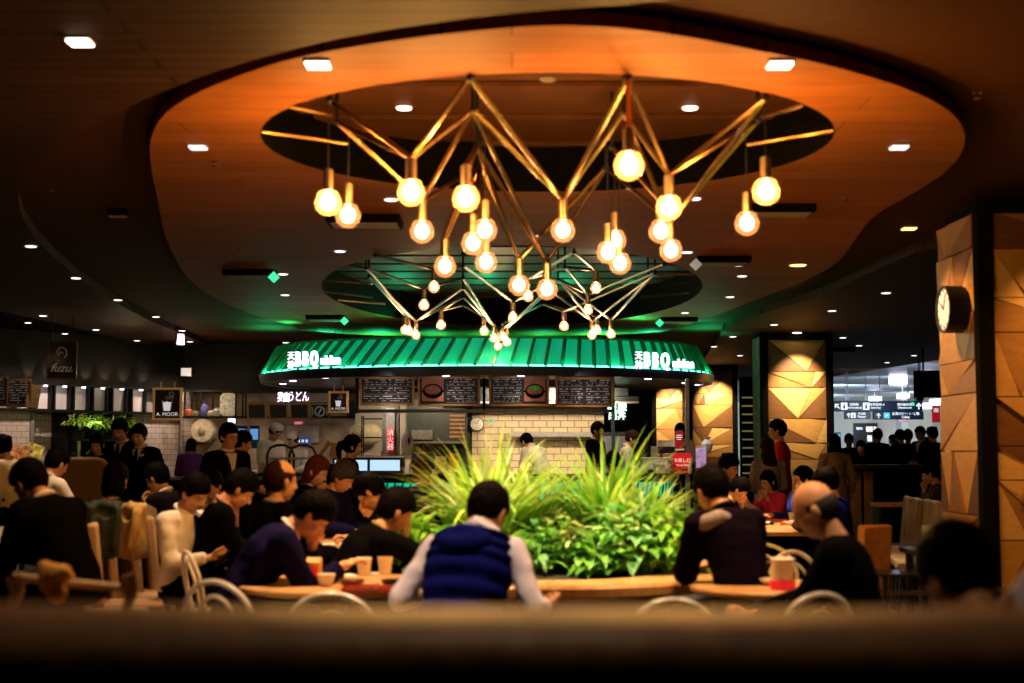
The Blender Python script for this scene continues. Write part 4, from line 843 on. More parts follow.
# wire shelf rack left of the fire notice
t = thing('wire_rack', 'black wire rack in front of the pale wall left of the grey post', 'rack', (at(375, 440, 23).x, 23, 0))
for z in (1.0, 1.35, 1.65, 1.95): b = MB(); b.box((0, 0, z), (.42, .3, .02)); b.build('rack_shelf', BLACK, t)
for x in (-.2, .2):
    for y in (-.14, .14): b = MB(); b.box((x, y, 1.0), (.02, .02, 2.0)); b.build('rack_post', BLACK, t)
wallbox('wall_service_bay', 355, 412, 0, 2.5, 24.2, mat('bay_wall', (.42, .36, .29), .5, var=.2, scale=3))
p = at(380, 400, 23.4); light('SPOT', (p.x, 21.6, 2.45), 60, (1, .82, .6), .04, 120, .8, (p.x, 24, 1.3))
t = thing('food_poster', 'slanted poster board with orange and yellow food pictures beside the tile wall', 'poster', at(25, 456, 17), .35)
FP = mat('food_print', (.62, .20, .04), .4, var=.9, scale=16); FP2 = mat('food_print_yellow', (.62, .48, .10), .4, var=.9, scale=18)
b = MB(); b.box((-.10, 0, 0), (.30, .015, .27), rx=-.35, ry=.1); b.build('food_print', FP, t); b = MB(); b.box((.09, .03, .02), (.20, .015, .27), rx=-.35, ry=.35); b.build('food_print', FP2, t)
b = MB(); b.box((0, .06, -.16), (.5, .3, .02)); b.tube([(0, .06, -.16), (0, .06, -1.35)], .03); b.lathe([(.22, 0), (.2, .02), (.03, .03)], 20, (0, .06, -1.375)); b.build('poster_stand', BLACK, t)
light('SPOT', at(25, 456, 17) + Vector((.1, -.7, 1.4)), 80, (1, .75, .5), .03, 40, .8, at(25, 456, 17))
# ============================================================ PLANTER
PX, PY = at(551, 570, 8.85).x, 8.95
OAK = wood('planter_oak', (.50, .24, .075), (.66, .36, .13), (5, 1, 1), rough=.4, coat=.1)
OAKT = wood('table_oak', (.52, .28, .11), (.64, .37, .16), (1, 6, 1), rough=.35, coat=.15)
t = thing('round_planter', 'round planter island with a wide oak counter rim in the middle of the hall', 'planter', (PX, PY, 0))
b = MB(); b.lathe([(.84, 0), (.84, .1), (.80, .12), (.80, .64), (.01, .64)], 48); b.build('planter_drum', [mat('dark_drum', (.03, .018, .012), .5)], t)
b = MB(); q = [2 * PI * i / 72 for i in range(72)]; c_ = lambda r, z: [(r * math.cos(a), r * math.sin(a), z) for a in q]
b.rings([c_(1.085, .630), c_(1.10, .645), c_(1.10, .69), c_(1.085, .705), c_(.70, .705), c_(.70, .630)], closed=True, cap=False); b.build('oak_rim', OAK, t)
b = MB(); b.lathe([(.69, .66), (.4, .70), (.005, .72)], 40, cap=False); b.build('soil', [mat('soil', (.03, .02, .012), .9, bump=.6)], t)
random.seed(5)
def P_(px, y): return at(px, 500, y).x
spec = [ # px, Y, r, h, n, L, w, mats, label
    (408, 8.60, .20, .36, 280, .16, .062, [LEAFG, LEAFY, LEAFY], 'bright green bushy plant at the far left rim of the planter'),
    (442, 8.60, .20, .42, 190, .13, .060, [LEAFY, LEAFG, LEAFL], 'light green bushy plant left of the man in the quilted vest'),
    (505, 8.90, .24, .46, 150, .15, .045, [LEAFY, LEAFG], 'yellow-green leafy plant behind the head of the man in the quilted vest'),
    (537, 8.45, .16, .34, 130, .12, .055, [LEAFB, LEAFG], 'blue-green plant right of the head of the man in the quilted vest'),
    (560, 8.62, .19, .40, 200, .085, .045, [LEAFL, LEAFG, mat('cream_leaf', (.72, .62, .38), .5)], 'cream-flecked small-leaved plant at the centre front of the planter'),
    (590, 8.95, .24, .48, 170, .14, .06, [LEAFG, LEAFD], 'mid green leafy plant at the centre of the planter'),
    (600, 8.40, .17, .26, 110, .13, .065, [LEAFD, LEAFG], 'deep green low plant at the front centre of the planter'),
    (622, 8.62, .20, .44, 170, .14, .065, [LEAFG, LEAFB, LEAFL], 'plant with pale and blue-green leaves right of the planter centre'),
    (655, 8.80, .21, .48, 180, .17, .060, [LEAFL, LEAFG, LEAFY], 'pale glossy leaved plant at the upper right of the planter'),
    (640, 8.40, .16, .28, 100, .14, .075, [LEAFG, LEAFB], 'heart-leaved plant drooping over the front right of the rim'),
    (677, 8.62, .17, .36, 150, .16, .070, [LEAFG, LEAFY], 'bright broad-leaved plant at the right rim of the planter'),
    (690, 8.95, .14, .34, 90, .15, .06, [LEAFG, LEAFL], 'light green plant behind the right rim beside the black backpack man'),
]
for i, (px, y, r, h, n, L, w_, ms, lb) in enumerate(spec):
    bush('leafy_plant', lb, (P_(px, y + .16), y + (.28 if y < 8.5 else .18), .67), r, h, n, L, w_, ms, 100 + i)
def grass(label, px, y, n, L, w_, ms, seed, spread=.12, e0=(.75, 1.5), z=.72, azr=None):
    y += .12
    rnd = random.Random(seed); t = thing('tall_grass_plant', label, 'plant', (P_(px, y), y, z)); lf = MB()
    for i in range(n):
        az = rnd.uniform(0, 2 * PI) if azr is None else rnd.uniform(*azr); rr = spread * math.sqrt(rnd.random())
        leafblade(lf, (math.cos(az) * rr, math.sin(az) * rr, 0), az + rnd.uniform(-.3, .3), L * rnd.uniform(.7, 1.1), w_ * rnd.uniform(.7, 1.2), rnd.uniform(*e0), rnd.uniform(.5, 1.9), 9, rnd.choice(range(len(ms))), .12)
    lf.build('blade_foliage', ms, t, 'all')
    b = MB(); b.lathe([(spread * .9, -.05), (spread * .6, .05), (.01, .08)], 12); b.build('root_crown', LEAFD, t)
    return t
LG = leafmat('grass_yellow', (.42, .62, .05), (.66, .80, .14)); LG2 = leafmat('grass_green', (.20, .45, .03), (.38, .62, .08)); LG3 = leafmat('grass_pale', (.60, .72, .28), (.80, .85, .45))
grass('big tuft of arching yellow-green grass on the left half of the planter', 488, 8.95, 230, .80, .036, [LG, LG, LG2, LG3], 3, .16, (.95, 1.56), z=.86)
grass('upright pale grass tuft near the planter middle', 528, 9.15, 90, .66, .034, [LG3, LG, LG2], 5, .14, (.9, 1.55), z=.90)
grass('dark green upright grass tuft right of the planter centre', 603, 9.1, 120, .82, .034, [LG2, LG2, LG, LEAFG], 8, .11, (.95, 1.56), z=.86)
grass('pale arching grass tuft at the right of the planter', 640, 8.95, 110, .56, .036, [LG3, LG, LG2], 12, .14, (.7, 1.4), z=.86)
light('SPOT', (PX - .1, PY - 1.2, CZ - .04), 620, (1, .86, .62), .05, 44, .6, (PX + .05, PY - .1, .9))
light('SPOT', (PX + .4, PY + .3, CZ + .3), 200, (1, .86, .62), .05, 44, .6, (PX + .15, PY - .2, .9))

# ============================================================ TABLES AND CHAIRS
def round_table(label, x, y, r):
    t = thing('round_table', label, 'table', (x, y, 0)); b = MB(); b.lathe([(.01, .705), (r - .02, .705), (r, .715), (r, .732), (r - .008, .74), (.01, .74)], 48, cap=False); b.build('tabletop', OAKT, t)
    b = MB(); b.lathe([(.028, .03), (.028, .69), (.10, .70), (.10, .705)], 16); b.build('pedestal', BLACK, t); b = MB(); b.lathe([(.24, 0), (.235, .012), (.03, .03)], 32); b.build('base_plate', BLACK, t); return t
def long_table(label, x0, x1, y0, y1, slats=0, z=.74, m=None):
    t = thing('dining_table', label, 'table', ((x0 + x1) / 2, (y0 + y1) / 2, 0)); W, D = x1 - x0, y1 - y0
    if slats:
        for i in range(slats):
            b = MB(); b.box((0, -D / 2 + D * (i + .5) / slats, z - .015), (W, D / slats - .045, .03)); b.build('table_plank', m or OAKT, t, bevel=.003)
        b = MB(); b.box((0, 0, z - .045), (W - .1, D - .04, .02)); b.build('under_frame', BLACK, t)
    else:
        b = MB(); b.box((0, 0, z - .02), (W, D, .04)); b.build('tabletop', m or OAKT, t, bevel=.005)
    for sx in (-1, 1):
        for sy in (-1, 1): b = MB(); b.box((sx * (W / 2 - .06), sy * (D / 2 - .06), z / 2 - .02), (.045, .045, z - .045)); b.build('leg', BLACK, t)
    return t
LTX, LTY = -.92, 7.75
round_table('round oak table at the front left with two white cups on it', LTX, LTY, .56)
RTX, RTY = 1.36, 7.55
round_table('round oak table at the front right in front of the bald man with glasses', RTX, RTY, .42)
long_table('slatted oak table between the reading diners left of the planter', -1.72, -1.10, 9.3, 12.8, 12)
long_table('long oak table with trays and cups in front of the family on the right', 1.95, 2.9, 12.5, 14.9)
long_table('long dark table of the left diners beside the brown booth', -5.2, -3.3, 12.2, 12.9, 0, .74, mat('dark_table', (.05, .03, .02), .3))
WM = mat('white_painted_metal', (.78, .70, .62), .3)
def hoop_chair():
    t = thing('hoop_chair', 'x', 'chair'); s = .19
    b = MB(); b.prism([(-.20, -.19), (.20, -.19), (.21, .0), (.19, .19), (-.19, .19), (-.21, 0)], .435, .455); b.build('seat', WM, t, bevel=.006)
    for sx in (-1, 1):
        for sy in (-1, 1): b = MB(); b.tube([(sx * .17, sy * .16, .44), (sx * .21, sy * .21, .0)], .012, 8); b.build('leg', WM, t)
    b = MB(); pts = [(-.20, -.17, .45)] + [(-.23 * math.cos(a), -.20 - .05 * math.sin(a), .45 + .15 + .22 * math.sin(a)) for a in [PI * i / 16 for i in range(17)]] + [(.20, -.17, .45)]; b.tube(pts, .014, 8); b.build('back_hoop', WM, t)
    b = MB(); pts = [(-.10, -.18, .45)] + [(-.13 * math.cos(a), -.205 - .04 * math.sin(a), .45 + .13 + .17 * math.sin(a)) for a in [PI * i / 12 for i in range(13)]] + [(.10, -.18, .45)]; b.tube(pts, .011, 8); b.build('inner_hoop', WM, t)
    return t
hc = hoop_chair(); HC = [0]
def place_hoop(label, px, py, d, rz):
    global hc
    p = at(px, py, d); s = Vector((math.sin(rz) * -.22, math.cos(rz) * .22, 0)) # hoop sits behind the seat
    r = hc if not HC[0] else dup(hc, (0, 0, 0)); HC[0] = 1
    off = Matrix.Rotation(rz, 3, 'Z') @ Vector((0, -.24, 0)); r.location = (p.x - off.x, p.y - off.y, 0); r.rotation_euler = (0, 0, rz); r['label'] = label
    r['z_note'] = 0; del r['z_note']; return r
place_hoop('white hoop-backed chair beside the man reading his phone', 188, 556, 8.9, -R(65))
place_hoop('white hoop-backed chair low at the front left, turned toward the round table', 215, 588, 6.9, -R(30))
place_hoop('white hoop-backed chair in front of the left round table', 331, 595, 6.3, R(-5))
place_hoop('white hoop-backed chair in front of the planter, right of the quilted vest', 673, 602, 6.05, 0)
place_hoop('white hoop-backed chair under the bald man with glasses', 819, 594, 6.3, R(28))
place_hoop('white hoop-backed chair beyond the right round table, left one', 762, 549, 9.6, R(170))
place_hoop('white hoop-backed chair beyond the right round table, nearer the bald man', 792, 556, 8.9, R(215))
TAN = mat('tan_upholstery', (.34, .20, .10), .7, bump=.2, var=.15, scale=40); TANO = mat('orange_oak_ply', (.55, .25, .06), .45, var=.2)
def plank_chair(label, px, py, d, rz, grp=None, m=TAN, h=.98, w_=.42):
    p = at(px, py, d); off = Matrix.Rotation(rz, 3, 'Z') @ Vector((0, -.22, 0)); t = thing('high_back_chair', label, 'chair', (p.x - off.x, p.y - off.y, 0), rz, grp)
    b = MB(); b.box((0, -.22, h - .27), (w_, .07, .54), rx=.10); b.build('backrest', [m], t, bevel=.02)
    b = MB(); b.box((0, 0, .43), (w_, .42, .08)); b.build('seat', [m], t, bevel=.02)
    for sx in (-1, 1):
        for sy in (-1, 1): b = MB(); b.tube([(sx * (w_ / 2 - .04), sy * .17, .40), (sx * (w_ / 2 - .02), sy * .2, 0)], .015, 8); b.build('leg', BLACK, t)
    return t
plank_chair('tan high-backed chair seen edge-on, left one of the pair at the lower left', 79, 523, 8.8, -R(75))
plank_chair('tan high-backed chair seen edge-on, right one of the pair at the lower left', 97, 520, 9.3, -R(75))
plank_chair('tan high-backed chair between the draped coat and the man reading his phone', 152, 512, 10.3, -R(72))
for i, (px, d) in enumerate(((906, 14.6), (915, 14.1), (926, 13.7), (934, 13.3), (943, 12.8))):
    plank_chair(['farthest', 'second farthest', 'middle', 'second nearest', 'nearest'][i] + ' grey-brown high-backed chair in the row left of the clock pillar', px, 497 + i * 1.5, d, R(79), m=mat('grey_brown_upholstery', (.20, .14, .085), .7, bump=.2), w_=.45)
plank_chair('orange plywood chair right of the bald man with glasses', 873, 524, 10.6, R(25), m=TANO, h=.90, w_=.28)
for i, (x, y, lb) in enumerate(((2.75, 9.7, 'low dark metal-framed stool table in front of the orange drink'), (2.95, 9.1, 'second low dark metal-framed stool table nearer the camera'))):
    t = thing('metal_table', lb, 'table', (x + .1, y, 0)); zz = .62 - .06 * i
    b = MB(); b.box((0, 0, zz), (.8, .3, .025)); b.build('tabletop', CT, t, bevel=.004)
    for sx in (-1, 1):
        for sy in (-1, 1): b = MB(); b.box((sx * .36, sy * .12, zz / 2), (.03, .03, zz)); b.build('leg', BLACK, t)
    b = MB(); b.box((0, -.13, zz - .12), (.72, .02, .03)); b.build('stretcher', [mat('dull_metal', (.3, .22, .16), .3, .9)], t)
long_table('small dark side table carrying the iced amber drink', 2.86, 3.35, 10.1, 10.6, 0, .74, CT)
t = thing('iced_drink', 'tall clear tumbler of amber drink left of the clock pillar', 'drink', at(929, 550, 10.3)); t.location.z = .741
b = MB(); b.lathe([(.004, .006), (.042, .005), (.052, .17), (.048, .17), (.038, .01), (.004, .01)], 20, cap=False); b.build('glass_tumbler', [mat('clear_tumbler', (.8, .75, .65), .1, alpha=.35)], t)
b = MB(); b.lathe([(.003, .012), (.037, .012), (.044, .09), (.003, .09)], 18); b.build('amber_liquid', [mat('amber_liquid', (.75, .30, .03), .15)], t)
# brown booth back
t = thing('booth_seat', 'rounded brown upholstered booth back in front of the plant shelf', 'booth', at(79, 485, 14.2)); t.location.z = 0; t.rotation_euler.z = .1
def slab(t, name, pts_px, m, th): pass
b = MB(); b.prism([(.32 * max(-1, min(1, 1.15 * math.cos(a))), .30 * max(-1, min(1, 1.2 * math.sin(a)))) for a in [2 * PI * j / 28 for j in range(28)]], -.06, .06, M=Matrix.Translation((0, 0, 1.08)) @ Matrix.Rotation(PI / 2, 4, 'X')); b.build('backrest', [mat('brown_booth_cloth', (.16, .085, .03), .75, bump=.2, scale=50)], t, bevel=.03)
b = MB(); b.box((0, .0, .4), (.62, .5, .8)); b.build('booth_base', BLACKM, t); b = MB(); b.box((.12, -.15, .83), (.5, .3, .05)); b.build('arm_cushion', [MATS['brown_booth_cloth']], t, bevel=.02)
# pale wooden chair arm low at the very left
t = thing('wooden_armchair', 'pale wooden armchair frame at the lower left edge in front of the left diners', 'chair', at(14, 566, 5.4)); t.location.z = 0; PWD = mat('pale_chair_wood', (.42, .25, .09), .5)
for x, y in ((0, 0), (.42, .05)):
    b = MB(); b.tube([(x, y, .98), (x + .015, y, .92), (x - .012, y, .84), (x + .01, y, .74), (x, y, .45), (x, y, 0)], [.034, .026, .016, .022, .022, .018], 10); b.build('turned_leg', PWD, t)
b = MB(); b.tube([(.0, 0, .975), (.15, .02, .955), (.42, .05, .925)], .016, 8); b.build('arm_rail', PWD, t); b = MB(); b.box((.2, -.2, .45), (.5, .45, .05)); b.build('seat', PWD, t, bevel=.01)
b = MB(); b.tube([(0, -.4, 0), (0, -.4, .45)], .02); b.build('turned_leg', PWD, t); b = MB(); b.tube([(.42, -.38, 0), (.42, -.38, .45)], .02); b.build('turned_leg', PWD, t)
t = remesh(MB().ell((0, 0, 0), (.055, .04, .06)).ell((.04, 0, .02), (.035, .03, .035)).ell((-.03, .01, .04), (.03, .025, .03)).ell((.02, .0, -.05), (.04, .035, .04)).ell((.065, 0, .01), (.022, .015, .011)), .006, 3)  # stands in for a hand lit orange; that light is put into its colour
o = t.build('orange_blob', [mat('orange_lit_tone', (.75, .30, .05), .7, var=.5, scale=20)], None, 'all'); o.location = at(52, 579, 5.35); tag(o, 'lumpy orange stand-in for a lit hand on the wooden armchair at the lower left', 'cloth')

# ---------------------------------------------------------- things on the tables
k = (LTX, LTY)
def tcup(px, py, d, lb, h=.09, r=.037, m=None, z=.741):
    p = onz(px, py, z); p.z = z; return cup(lb, p, r, h, m)
tcup(364, 576, 8, 'left white paper cup on the front left round table', .10, .042)
tcup(385, 575, 8, 'right white paper cup on the front left round table', .10, .042)
tcup(326, 586, 8, 'short white cup behind the tray on the front left round table', .06, .045)
RED = mat('red_tray', (.45, .05, .015), .4, var=.3)
def tray(label, px, py, w_, d_, z, m, rz=0):
    p = onz(px, py, z); t = thing('serving_tray', label, 'tray', (p.x, p.y, z), rz); b = MB(); b.box((0, 0, .006), (w_, d_, .01)); b.build('tray_base', m, t)
    b = MB()
    for c, s in (((0, d_ / 2, .014), (w_, .01, .024)), ((0, -d_ / 2, .014), (w_, .01, .024)), ((w_ / 2, 0, .014), (.01, d_, .024)), ((-w_ / 2, 0, .014), (.01, d_, .024))): b.box(c, s)
    b.build('tray_rim', m, t, bevel=.002); return t
def bowl(label, px, py, r, z, m, food=None):
    p = onz(px, py, z); t = thing('bowl', label, 'bowl', (p.x, p.y, z)); h = r * .62
    b = MB(); b.lathe([(.003, .004), (r * .42, 0), (r * .45, .006), (r * .85, h * .5), (r, h), (r * .95, h), (r * .8, h * .5), (r * .4, .012), (.003, .012)], 24, cap=False); b.build('bowl_body', m, t)
    if food: b = MB(); b.lathe([(r * .86, h * .62), (r * .5, h * .85), (.003, h * .95)], 18, cap=False); b.build('bowl_food', food, t)
    return t
tray('red-brown serving tray at the edge of the front left round table', 378, 592, .36, .16, .741, RED, .1)
bowl('orange food bowl on the front left round table', 352, 588, .07, .742, mat('brown_bowl', (.10, .03, .015), .3), FOOD)
bowl('pale dish with leftovers on the red-brown tray', 372, 589, .05, .755, WHITEP, mat('orange_food', (.75, .30, .05), .5, var=.5, scale=60))
bowl('black lacquer dish at the right edge of the front left round table', 394, 588, .07, .742, BLACK)
t = thing('drink_carton', 'yellow and orange carton on the front left round table beside the man in navy', 'carton', onz(314, 585, .741)); b = MB(); b.box((0, 0, .06), (.075, .055, .12)); b.build('carton_body', [mat('carton_yellow', (.85, .38, .04), .5, var=.3, scale=30)], t, bevel=.004)
b = MB(); b.ell((0.005, -.029, .075), (.02, .003, .026)); b.build('red_emblem', REDS, t); b = MB(); b.prism([(-.0275, .12), (.0275, .12), (0, .145)], -.0375, .0375, M=Matrix.Rotation(PI / 2, 4, 'Z') @ Matrix.Rotation(PI / 2, 4, 'X')); b.build('carton_gable', [MATS['carton_yellow']], t)
NAP = mat('napkin', (.85, .80, .74), .8)
def napkin(label, px, py, z=.742, s=.12, rz=.3):
    p = onz(px, py, z); b = MB(); b.box((0, 0, .004), (s, s * .7, .006), rz=0); b.box((.01, .01, .010), (s * .8, s * .55, .006), rz=.15); o = b.build('paper_napkin', [NAP], None, bevel=.002); o.location = (p.x, p.y, z); o.rotation_euler.z = rz; tag(o, label, 'napkin')
napkin('white napkin in front of the tray on the front left round table', 345, 577, .742); napkin('white napkin between the two paper cups', 374, 575, .742, .07)
# slatted table
tcup(347, 531, 11, 'white paper cup on the slatted oak table before the grey-haired woman', .10, .042)
tcup(384, 533, 11, 'small white cup beside the bowed man on the slatted oak table', .05, .035)
tray('black tray on the slatted oak table before the bowed man', 366, 533, .36, .26, .742, BLACK); bowl('dark bowl on the black tray before the bowed man', 364, 532, .07, .753, BLACK, FOOD)
napkin('white paper at the near end of the slatted oak table', 336, 545, .742, .2); napkin('white paper in the middle of the slatted oak table', 341, 532, .742, .12)
# right round table
bowl('white bowl at the hand of the bald man with glasses', 770, 585, .055, .742, WHITEP)
t = thing('white_tub', 'white tub on a red ring on the front right round table', 'tub', onz(783, 589, .741)); b = MB(); b.lathe([(.003, .03), (.055, .03), (.06, .15), (.064, .155), (.05, .16), (.003, .16)], 24); b.build('tub_body', WHITEP, t); b = MB(); b.lathe([(.058, 0), (.064, .005), (.066, .045), (.003, .045)], 24); b.build('red_band', REDS, t)
t = thing('orange_drink', 'orange dish with a white cup on top beyond the phone of the bald man', 'dish', onz(757, 572, .741)); b = MB(); b.lathe([(.003, 0), (.04, 0), (.075, .06), (.07, .062), (.003, .03)], 20); b.build('dish_body', [mat('orange_dish', (.65, .2, .06), .4)], t); b = MB(); b.lathe([(.003, .04), (.03, .04), (.034, .13), (.003, .13)], 18); b.build('cup_body', CUPM, t)
# family table
for i, (px, py, lb) in enumerate(((722, 517, 'leftmost white cup on the family table'), (731, 520, 'second white cup from the left on the family table'), (754, 517, 'tall white cup in the middle of the family table'), (793, 519, 'white cup at the right end of the family table'), (741, 518, 'white cup behind the bowl on the family table'))):
    tcup(px, py + 3, 13, lb, .12 if 'tall' in lb else .09, .045)
bowl('grey-rimmed soup bowl on the family table', 767, 518, .08, .742, mat('grey_bowl', (.5, .48, .42), .4)); bowl('yellow-orange rice bowl on the family table beside the boy', 731, 521, .07, .742, BLACK, mat('yellow_food', (.8, .4, .05), .5, var=.5, scale=50))
tray('black serving tray at the front edge of the family table', 745, 524, .5, .28, .742, BLACK); tray('brown serving tray behind the cups on the family table', 765, 521, .4, .25, .742, RED)
napkin('crumpled white napkin on the black tray of the family table', 762, 523, .757, .16); bowl('white saucer on the black tray of the family table', 720, 522, .05, .757, WHITEP)
t = thing('blue_bag', 'small shiny blue bag glinting under the family table', 'bag', at(745, 544, 13)); b = MB(); b.ell((0, 0, 0), (.10, .08, .06)); b.build('bag_body', [mat('blue_shine', (.01, .02, .5), .3, em=(.01, .03, .6), es=.1)], t); b = MB(); b.tube([(-.05, 0, .04), (0, 0, .12), (.05, 0, .04)], .008); b.build('bag_handle', [BLACK], t)
b = MB(); b.box((0, 0, 0), (.26, .3, .95)); bb = t # stool that carries the bag
t2 = thing('black_stool', 'black stool box carrying the small blue bag under the family table', 'stool', (t.location.x, 13.1, 0)); b = MB(); b.box((0, 0, .24), (.4, .4, .1)); b.build('seat', BLACKM, t2, bevel=.02)
for sx in (-1, 1):
    for sy in (-1, 1): b = MB(); b.box((sx * .16, sy * .16, .1), (.03, .03, .2)); b.build('leg', BLACK, t2)
t.location.z = .35; t.location.y = 13.05

# ============================================================ FOREGROUND BOOTH BACK
t = thing('foreground_booth_back', 'wide dark leather booth back running along the bottom of the picture', 'booth')
LEA = mat('dark_brown_leather', (.16, .075, .035), .5, bump=.3, scale=30, var=.25)
b = MB(); rs = []
for i in range(25):
    x = -2.2 + 4.4 * i / 24; dz = -.010 * math.cos(x * 1.6) - .004 * (x > .2)
    rs.append([(x, 1.80 + dy, zz + dz) for dy, zz in ((0, .1), (0, 1.19), (.015, 1.222), (.06, 1.238), (.24, 1.238), (.285, 1.222), (.30, 1.19), (.30, .1))])
b.rings(rs); b.build('padded_top', [LEA], t, 'all'); b = MB(); b.box((0, 1.95, .05), (4.3, .25, .1)); b.build('plinth', BLACKM, t)

# ============================================================ RIGHT SIDE AND CONCOURSE
clock('black cased round clock with a white dial on the side of the near pillar', (p1x + .03, 11.34, at(948, 309, 11.3).z), .19, -PI / 2, .15, facem=mat('lit_dial', (.8, .78, .85), .4, em=(.9, .85, 1), es=.25))
light('SPOT', (2.9, 11.3, CZ - .05), 8, (.95, .9, 1), .03, 40, .8, (p1x - .1, 11.7, at(948, 309, 11.7).z))
cz_ = at(919, 386, 29).z; t = thing('hanging_clock', 'slim double-faced black clock hanging over the concourse', 'clock', at(919.5, 386, 29), R(-99))
b = MB(); M = Matrix.Rotation(PI / 2, 4, 'X'); b.lathe([(.003, -.07), (.28, -.07), (.31, -.055), (.31, .055), (.28, .07), (.003, .07)], 32, M=M); b.build('clock_case', BLACK, t)
b = MB(); b.lathe([(.003, .072), (.24, .072)], 28, M=M, cap=False); b.build('clock_dial', [mat('grey_dial', (.25, .27, .3), .4)], t)
for a, l in ((R(10), .2), (R(190), .15)): b = MB(); b.box((0, -.077, l / 2), (.03, .006, l), M=Matrix.Rotation(a, 4, 'Y')); b.build('clock_hand', WHITEP, t)
for x in (-.12, .12): b = MB(); b.tube([(x, 0, .27), (x * 1.4, 0, CZ + .1 - cz_)], .012, 6); b.build('hanger_rod', BLACK, t)
simple('black_box', 'black hanging projector box between the slim clock and the near pillar', 'box', [('box_body', (0, 0, 0), (.7, .3, .5), 0), ('hanger_rod', (-.2, 0, .54), (.03, .03, .62), 0)], at(934, 384, 27), [BLACKM])
SGB = mat('sign_navy', (.006, .012, .035), .4, em=(.01, .03, .1), es=.2); BLU = mat('sign_blue_mark', (.1, .4, .55), .5, em=(.1, .6, .7), es=.7)
SGW = emit('sign_white', (.85, .93, 1), 1.5)
def asign(label, px0, px1, py0, py1, d, items):
    k = d / F; cx, cy = (px0 + px1) / 2, (py0 + py1) / 2; W, H = (px1 - px0) * k, (py1 - py0) * k
    t = thing('direction_sign', label, 'sign', at(cx, cy, d)); b = MB(); b.box((0, 0, 0), (W, .12, H)); b.build('sign_box', SGB, t, bevel=.01)
    for x_ in (-.35 * W, .35 * W): b = MB(); b.box((x_, .02, (CZ + .12 - t.location.z) / 2), (.02, .02, CZ + .12 - t.location.z)); b.build('hanger_rod', [STEEL], t)
    for kind, px, s in items:
        x = (px - cx) * k; y = -.07
        if kind in ('up', 'ul'):
            b = MB(); a = H * .32; M = Matrix.Translation((x, y, 0)) @ Matrix.Rotation(-PI / 4 if kind == 'ul' else 0, 4, 'Y')
            b.box((0, 0, -a * .2), (a * .28, .01, a * 1.5), M=M); b.box((-a * .33, 0, a * .42), (a * .28, .01, a * 1.15), M=M @ Matrix.Translation((0, 0, 0)), ry=PI / 4); b.box((a * .33, 0, a * .42), (a * .28, .01, a * 1.15), M=M, ry=-PI / 4); b.build('arrow', SGW, t)
        elif kind == 'sq': b = MB(); b.box((x, y, 0), (H * .6, .01, H * .66)); b.build('pictogram', SGW, t); b = MB(); b.box((x, y - .008, -.02), (H * .2, .008, H * .34)); b.ell((x, y - .008, H * .2), (H * .07, .006, H * .07)); b.build('pictogram_figure', SGB, t)
        elif kind == 'teal': b = MB(); b.box((x, y, 0), (H * .75, .01, H * .75)); b.build('pictogram', BLU, t); b = MB(); b.box((x, y - .008, 0), (H * .35, .008, H * .12), ry=-.5); b.build('pictogram_figure', SGW, t)
        elif kind == 'green': b = MB(); b.box((x, y, H * .2), (H * .32, .01, H * .32)); b.build('pictogram', EXG, t)
        else: text('sign_text', kind, s * k, SGW, t, (x, y, H * .0), ext=.004)
asign('long navy airport direction sign hanging over the concourse', 832.5, 922, 401, 411.5, 36, [('ul', 836.5, 0), ('sq', 843.5, 0), ('国際線\nInternational', 853.5, 3.0), ('sq', 865.5, 0), ('保安検査場 A\nSecurity', 875, 3.0), ('国内線出発\nDepartures', 904, 3.0), ('green', 912, 0), ('up', 918, 0)])
asign('short navy direction sign below the left end of the long airport sign', 844.5, 870, 411.6, 419, 36, [('up', 848, 0), ('sq', 852.5, 0), ('手荷物\nBaggage', 861, 2.6)])
asign('navy direction sign with a teal square below the right end of the long airport sign', 873, 923, 411.6, 419.5, 36, [('up', 878, 0), ('teal', 886, 0), ('出発ロビー 1・2 階\nLobby', 905, 3.2)])
PNL = emit('concourse_lamp', (.80, .76, 1), 5)
for i, (px, py, w_, d, lb) in enumerate(((898, 380, 14, 40, 'large'), (903, 396, 9, 47, 'upper small'), (875, 399, 10, 50, 'left small'), (926, 406, 9, 46, 'lower small'), (936, 402, 9, 42, 'right'), (926, 375, 5, 38, 'tiny'))):
    k = d / F; t = thing('ceiling_light_panel', lb + ' violet-white light panel in the concourse, %s' % ['above the long sign', 'just over the arrow end of the sign', 'over the middle of the sign', 'right of the arrow', 'beside the near pillar edge', 'behind the slim clock'][i], 'light panel', at(px, py, d)); b = MB(); b.box((0, 0, 0), (w_ * k, .5, .17 if i else .26)); b.build('panel_case', PNL, t, bevel=.02); b = MB(); b.tube([(0, 0, .1), (0, 0, CZ + .12 - t.location.z)], .01, 6); b.build('hanger', STEEL, t)
for x, y, e in ((10, 45, 700), (15, 50, 900), (11, 53, 900)):
    light('SPOT', (x, y, 2.9), e, (.78, .88, 1), .3, 150, .5, (x + 1, y + 4, 3.0))
light('SPOT', (9.2, 34, 2.3), 90, (.70, .85, 1), .2, 150, .6, (9.8, 37, 3.5)); light('SPOT', (10.5, 40, 2.3), 160, (.66, .85, 1), .2, 150, .6, (11, 44, 3.5))  # upward spots added, without fittings, to brighten the concourse ceiling
light('SPOT', (19.5, 54, 2.7), 500, (1, .82, .72), .3, 120, .5, (21, 60, 2))
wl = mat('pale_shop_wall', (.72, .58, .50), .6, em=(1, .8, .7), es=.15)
o = MB(); o.box((21.5, 60.5, 1.7), (6, .2, 3.4)); struct(o.build('wall_concourse_shop', wl, None, False)); wallbox('wall_concourse_column', 902, 909, 0, 3.5, 56, mat('grey_column', (.40, .40, .38), .5), .8)
